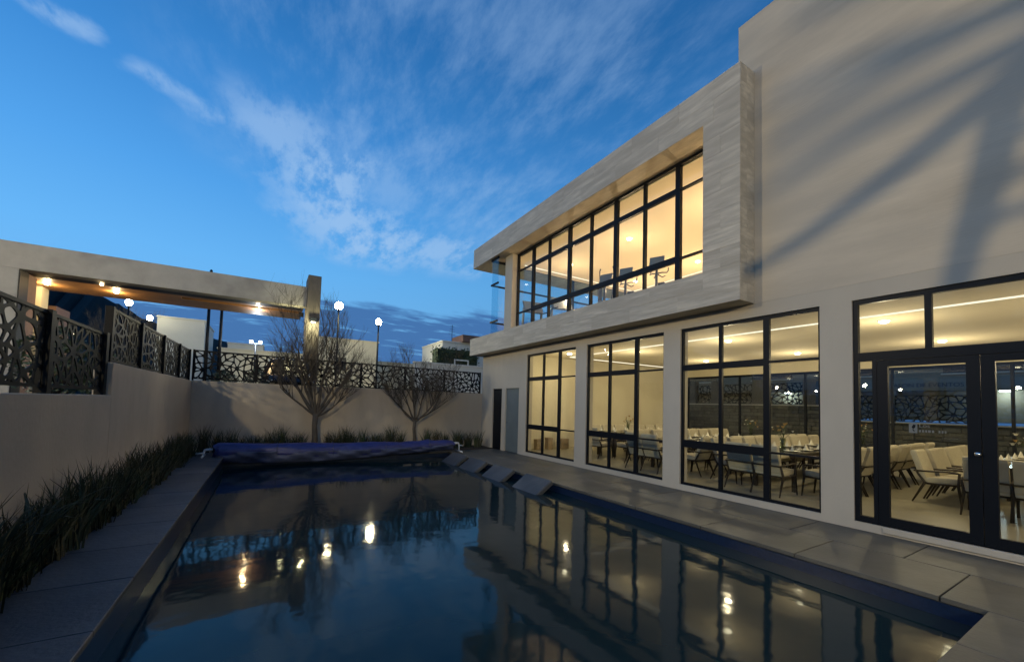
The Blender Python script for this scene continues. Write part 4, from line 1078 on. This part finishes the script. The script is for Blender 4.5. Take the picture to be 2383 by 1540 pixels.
an = thing('roof_antenna', 'thin antenna on the roof of the corner house', 'antenna', (13.2, 32, 6.75), world=True)
MB().tube([(13.2, 32, 6.7), (13.2, 32, 8.3)], .022, 6).build('mast', FRAME, an)
for k in range(4): MB().tube([(12.9+.04*k, 32, 7.5+k*.22), (13.5-.04*k, 32, 7.5+k*.22)], .012, 5).build('element', FRAME, an)
# parked car behind the far fence
car = thing('parked_car', 'dark car parked behind the far fence, only its roof showing clearly', 'car', (.66, 17.6, GZ), world=True)
cx, cz, y0 = .66, GZ, 16.1
secs = [(0, .55, .70, .78), (.12, .42, .92, .84), (.9, .40, 1.02, .88), (1.25, .40, 1.08, .88), (1.95, .40, 1.66, .88), (2.3, .40, 1.72, .88), (3.3, .40, 1.70, .88), (3.9, .40, 1.55, .88), (4.35, .42, 1.05, .86), (4.5, .5, .9, .80)]
mb = MB(); vs_ = []
for yy, zl, zh, hw in secs:
    belt = min(zh, 1.02); tw_ = hw if zh < 1.1 else hw-.24
    vs_ += [(cx-hw*.96, y0+yy, cz+zl), (cx-hw, y0+yy, cz+zl+.2), (cx-hw*.98, y0+yy, cz+belt-.02), (cx-tw_, y0+yy, cz+zh-.06), (cx-tw_*.75, y0+yy, cz+zh), (cx, y0+yy, cz+zh+.02),
            (cx+tw_*.75, y0+yy, cz+zh), (cx+tw_, y0+yy, cz+zh-.06), (cx+hw*.98, y0+yy, cz+belt-.02), (cx+hw, y0+yy, cz+zl+.2), (cx+hw*.96, y0+yy, cz+zl)]
m = 11; fs_ = [(i*m+k, i*m+(k+1) % m, (i+1)*m+(k+1) % m, (i+1)*m+k) for i in range(len(secs)-1) for k in range(m)]
fs_ += [tuple(range(m))[::-1], tuple((len(secs)-1)*m+k for k in range(m))]
mb.add(vs_, fs_, True).build('body', CARP, car)
MB().add([(cx-.70, y0+1.36, cz+1.13), (cx+.70, y0+1.36, cz+1.13), (cx+.56, y0+1.92, cz+1.64), (cx-.56, y0+1.92, cz+1.64)], [(0, 1, 2, 3)]).build('windscreen', DARKW, car)
for s in (-1, 1):
    MB().add([(cx+s*.875, y0+1.5, cz+1.06), (cx+s*.875, y0+3.8, cz+1.06), (cx+s*.66, y0+3.5, cz+1.60), (cx+s*.66, y0+2.05, cz+1.62)], [(0, 1, 2, 3)]).build('side_window', DARKW, car)
    MB().box(cx+s*.6-.14, cx+s*.6+.14, y0-.02, y0+.1, cz+.66, cz+.80, .02).build('headlight', CERAM, car)
    for yy in (.85, 3.55):
        w_ = MB().tube([(cx+s*.68, y0+yy, cz+.33), (cx+s*.90, y0+yy, cz+.33)], .33, 22).build('wheel', TYRE, car)
        MB().tube([(cx+s*.89, y0+yy, cz+.33), (cx+s*.912, y0+yy, cz+.33)], .2, 14).build('rim', CHROME, w_)

# ------------------------------------------------------------------ lamp behind the viewer, another added at left to light the facade, and the tree they throw on the tall wall
LX, LY, LZ = -4.2, -7.5, 5.2
street_lamp(LX, LY, LZ, 'lit street lamp on the near street behind the viewer', 2050, (1, .80, .46), .13, group='street lamps on the near street')
street_lamp(-10.5, 9.0, 6.6, 'unseen street lamp added left of the pool to light the clubhouse front', 2600, (1, .84, .55), .34, group='street lamps on the near street')  # out-of-view lamp, added so that light reaches the whole facade
def shade_tree():
    Lp = Vector((LX, LY, LZ-.0)); f_ = .60
    P_ = lambda y, z, f=f_: Lp+(Vector((7.36, y, z))-Lp)*f
    root_p = P_(.2, 3.0); base = Vector((root_p.x, root_p.y, 0))
    t_ = thing('bare_tree', 'leafless drooping tree behind the viewer, seen only as shadow on the tall wall', 'tree', base)
    loc = lambda p: p-base
    top = P_(.55, 6.6)
    obj('trunk', MB().tube([Vector((0, 0, -.02)), loc(P_(-.1, 4.2)), loc(P_(.3, 5.6)), loc(top)], [.15, .13, .12, .11], 10).mesh('trunk', BARK), t_)
    lb = MB()
    lb.tube([loc(P_(.35, 5.95)), loc(P_(.95, 5.62)), loc(P_(2.0, 5.0)), loc(P_(3.1, 4.45)), loc(P_(4.2, 4.05))], [.11, .105, .10, .085, .06], 8)
    lb.tube([loc(P_(.75, 5.75)), loc(P_(1.0, 5.3)), loc(P_(1.15, 4.5)), loc(P_(1.35, 3.7)), loc(P_(1.5, 3.0))], [.10, .095, .09, .08, .06], 8)
    for y0, z0, y1, z1, y2, z2 in ((1.12, 4.85, .85, 4.98, .4, 5.0), (1.2, 4.3, .9, 4.5, .45, 4.5), (1.3, 3.85, 1.0, 4.05, .5, 4.0)):
        lb.tube([loc(P_(y0, z0)), loc(P_(y1, z1)), loc(P_(y2, z2))], [.05, .045, .03], 6)
    for y0, z0, y1, z1, f in ((.4, 6.3, 3.8, 7.0, .3), (.5, 6.5, 3.6, 6.2, .3), (.8, 7.3, 3.2, 8.2, .3), (.6, 6.0, 3.9, 5.4, .3)):
        lb.tube([loc(P_(y0, z0)), loc(P_((y0+y1)/2, (z0+z1)/2+.15, .45)), loc(P_(y1, z1, .38))], [.09, .07, .05], 6)
    obj('limbs', lb.mesh('limbs', BARK), t_)
shade_tree()
for o in bpy.data.objects:
    if '_w' in o: del o['_w']
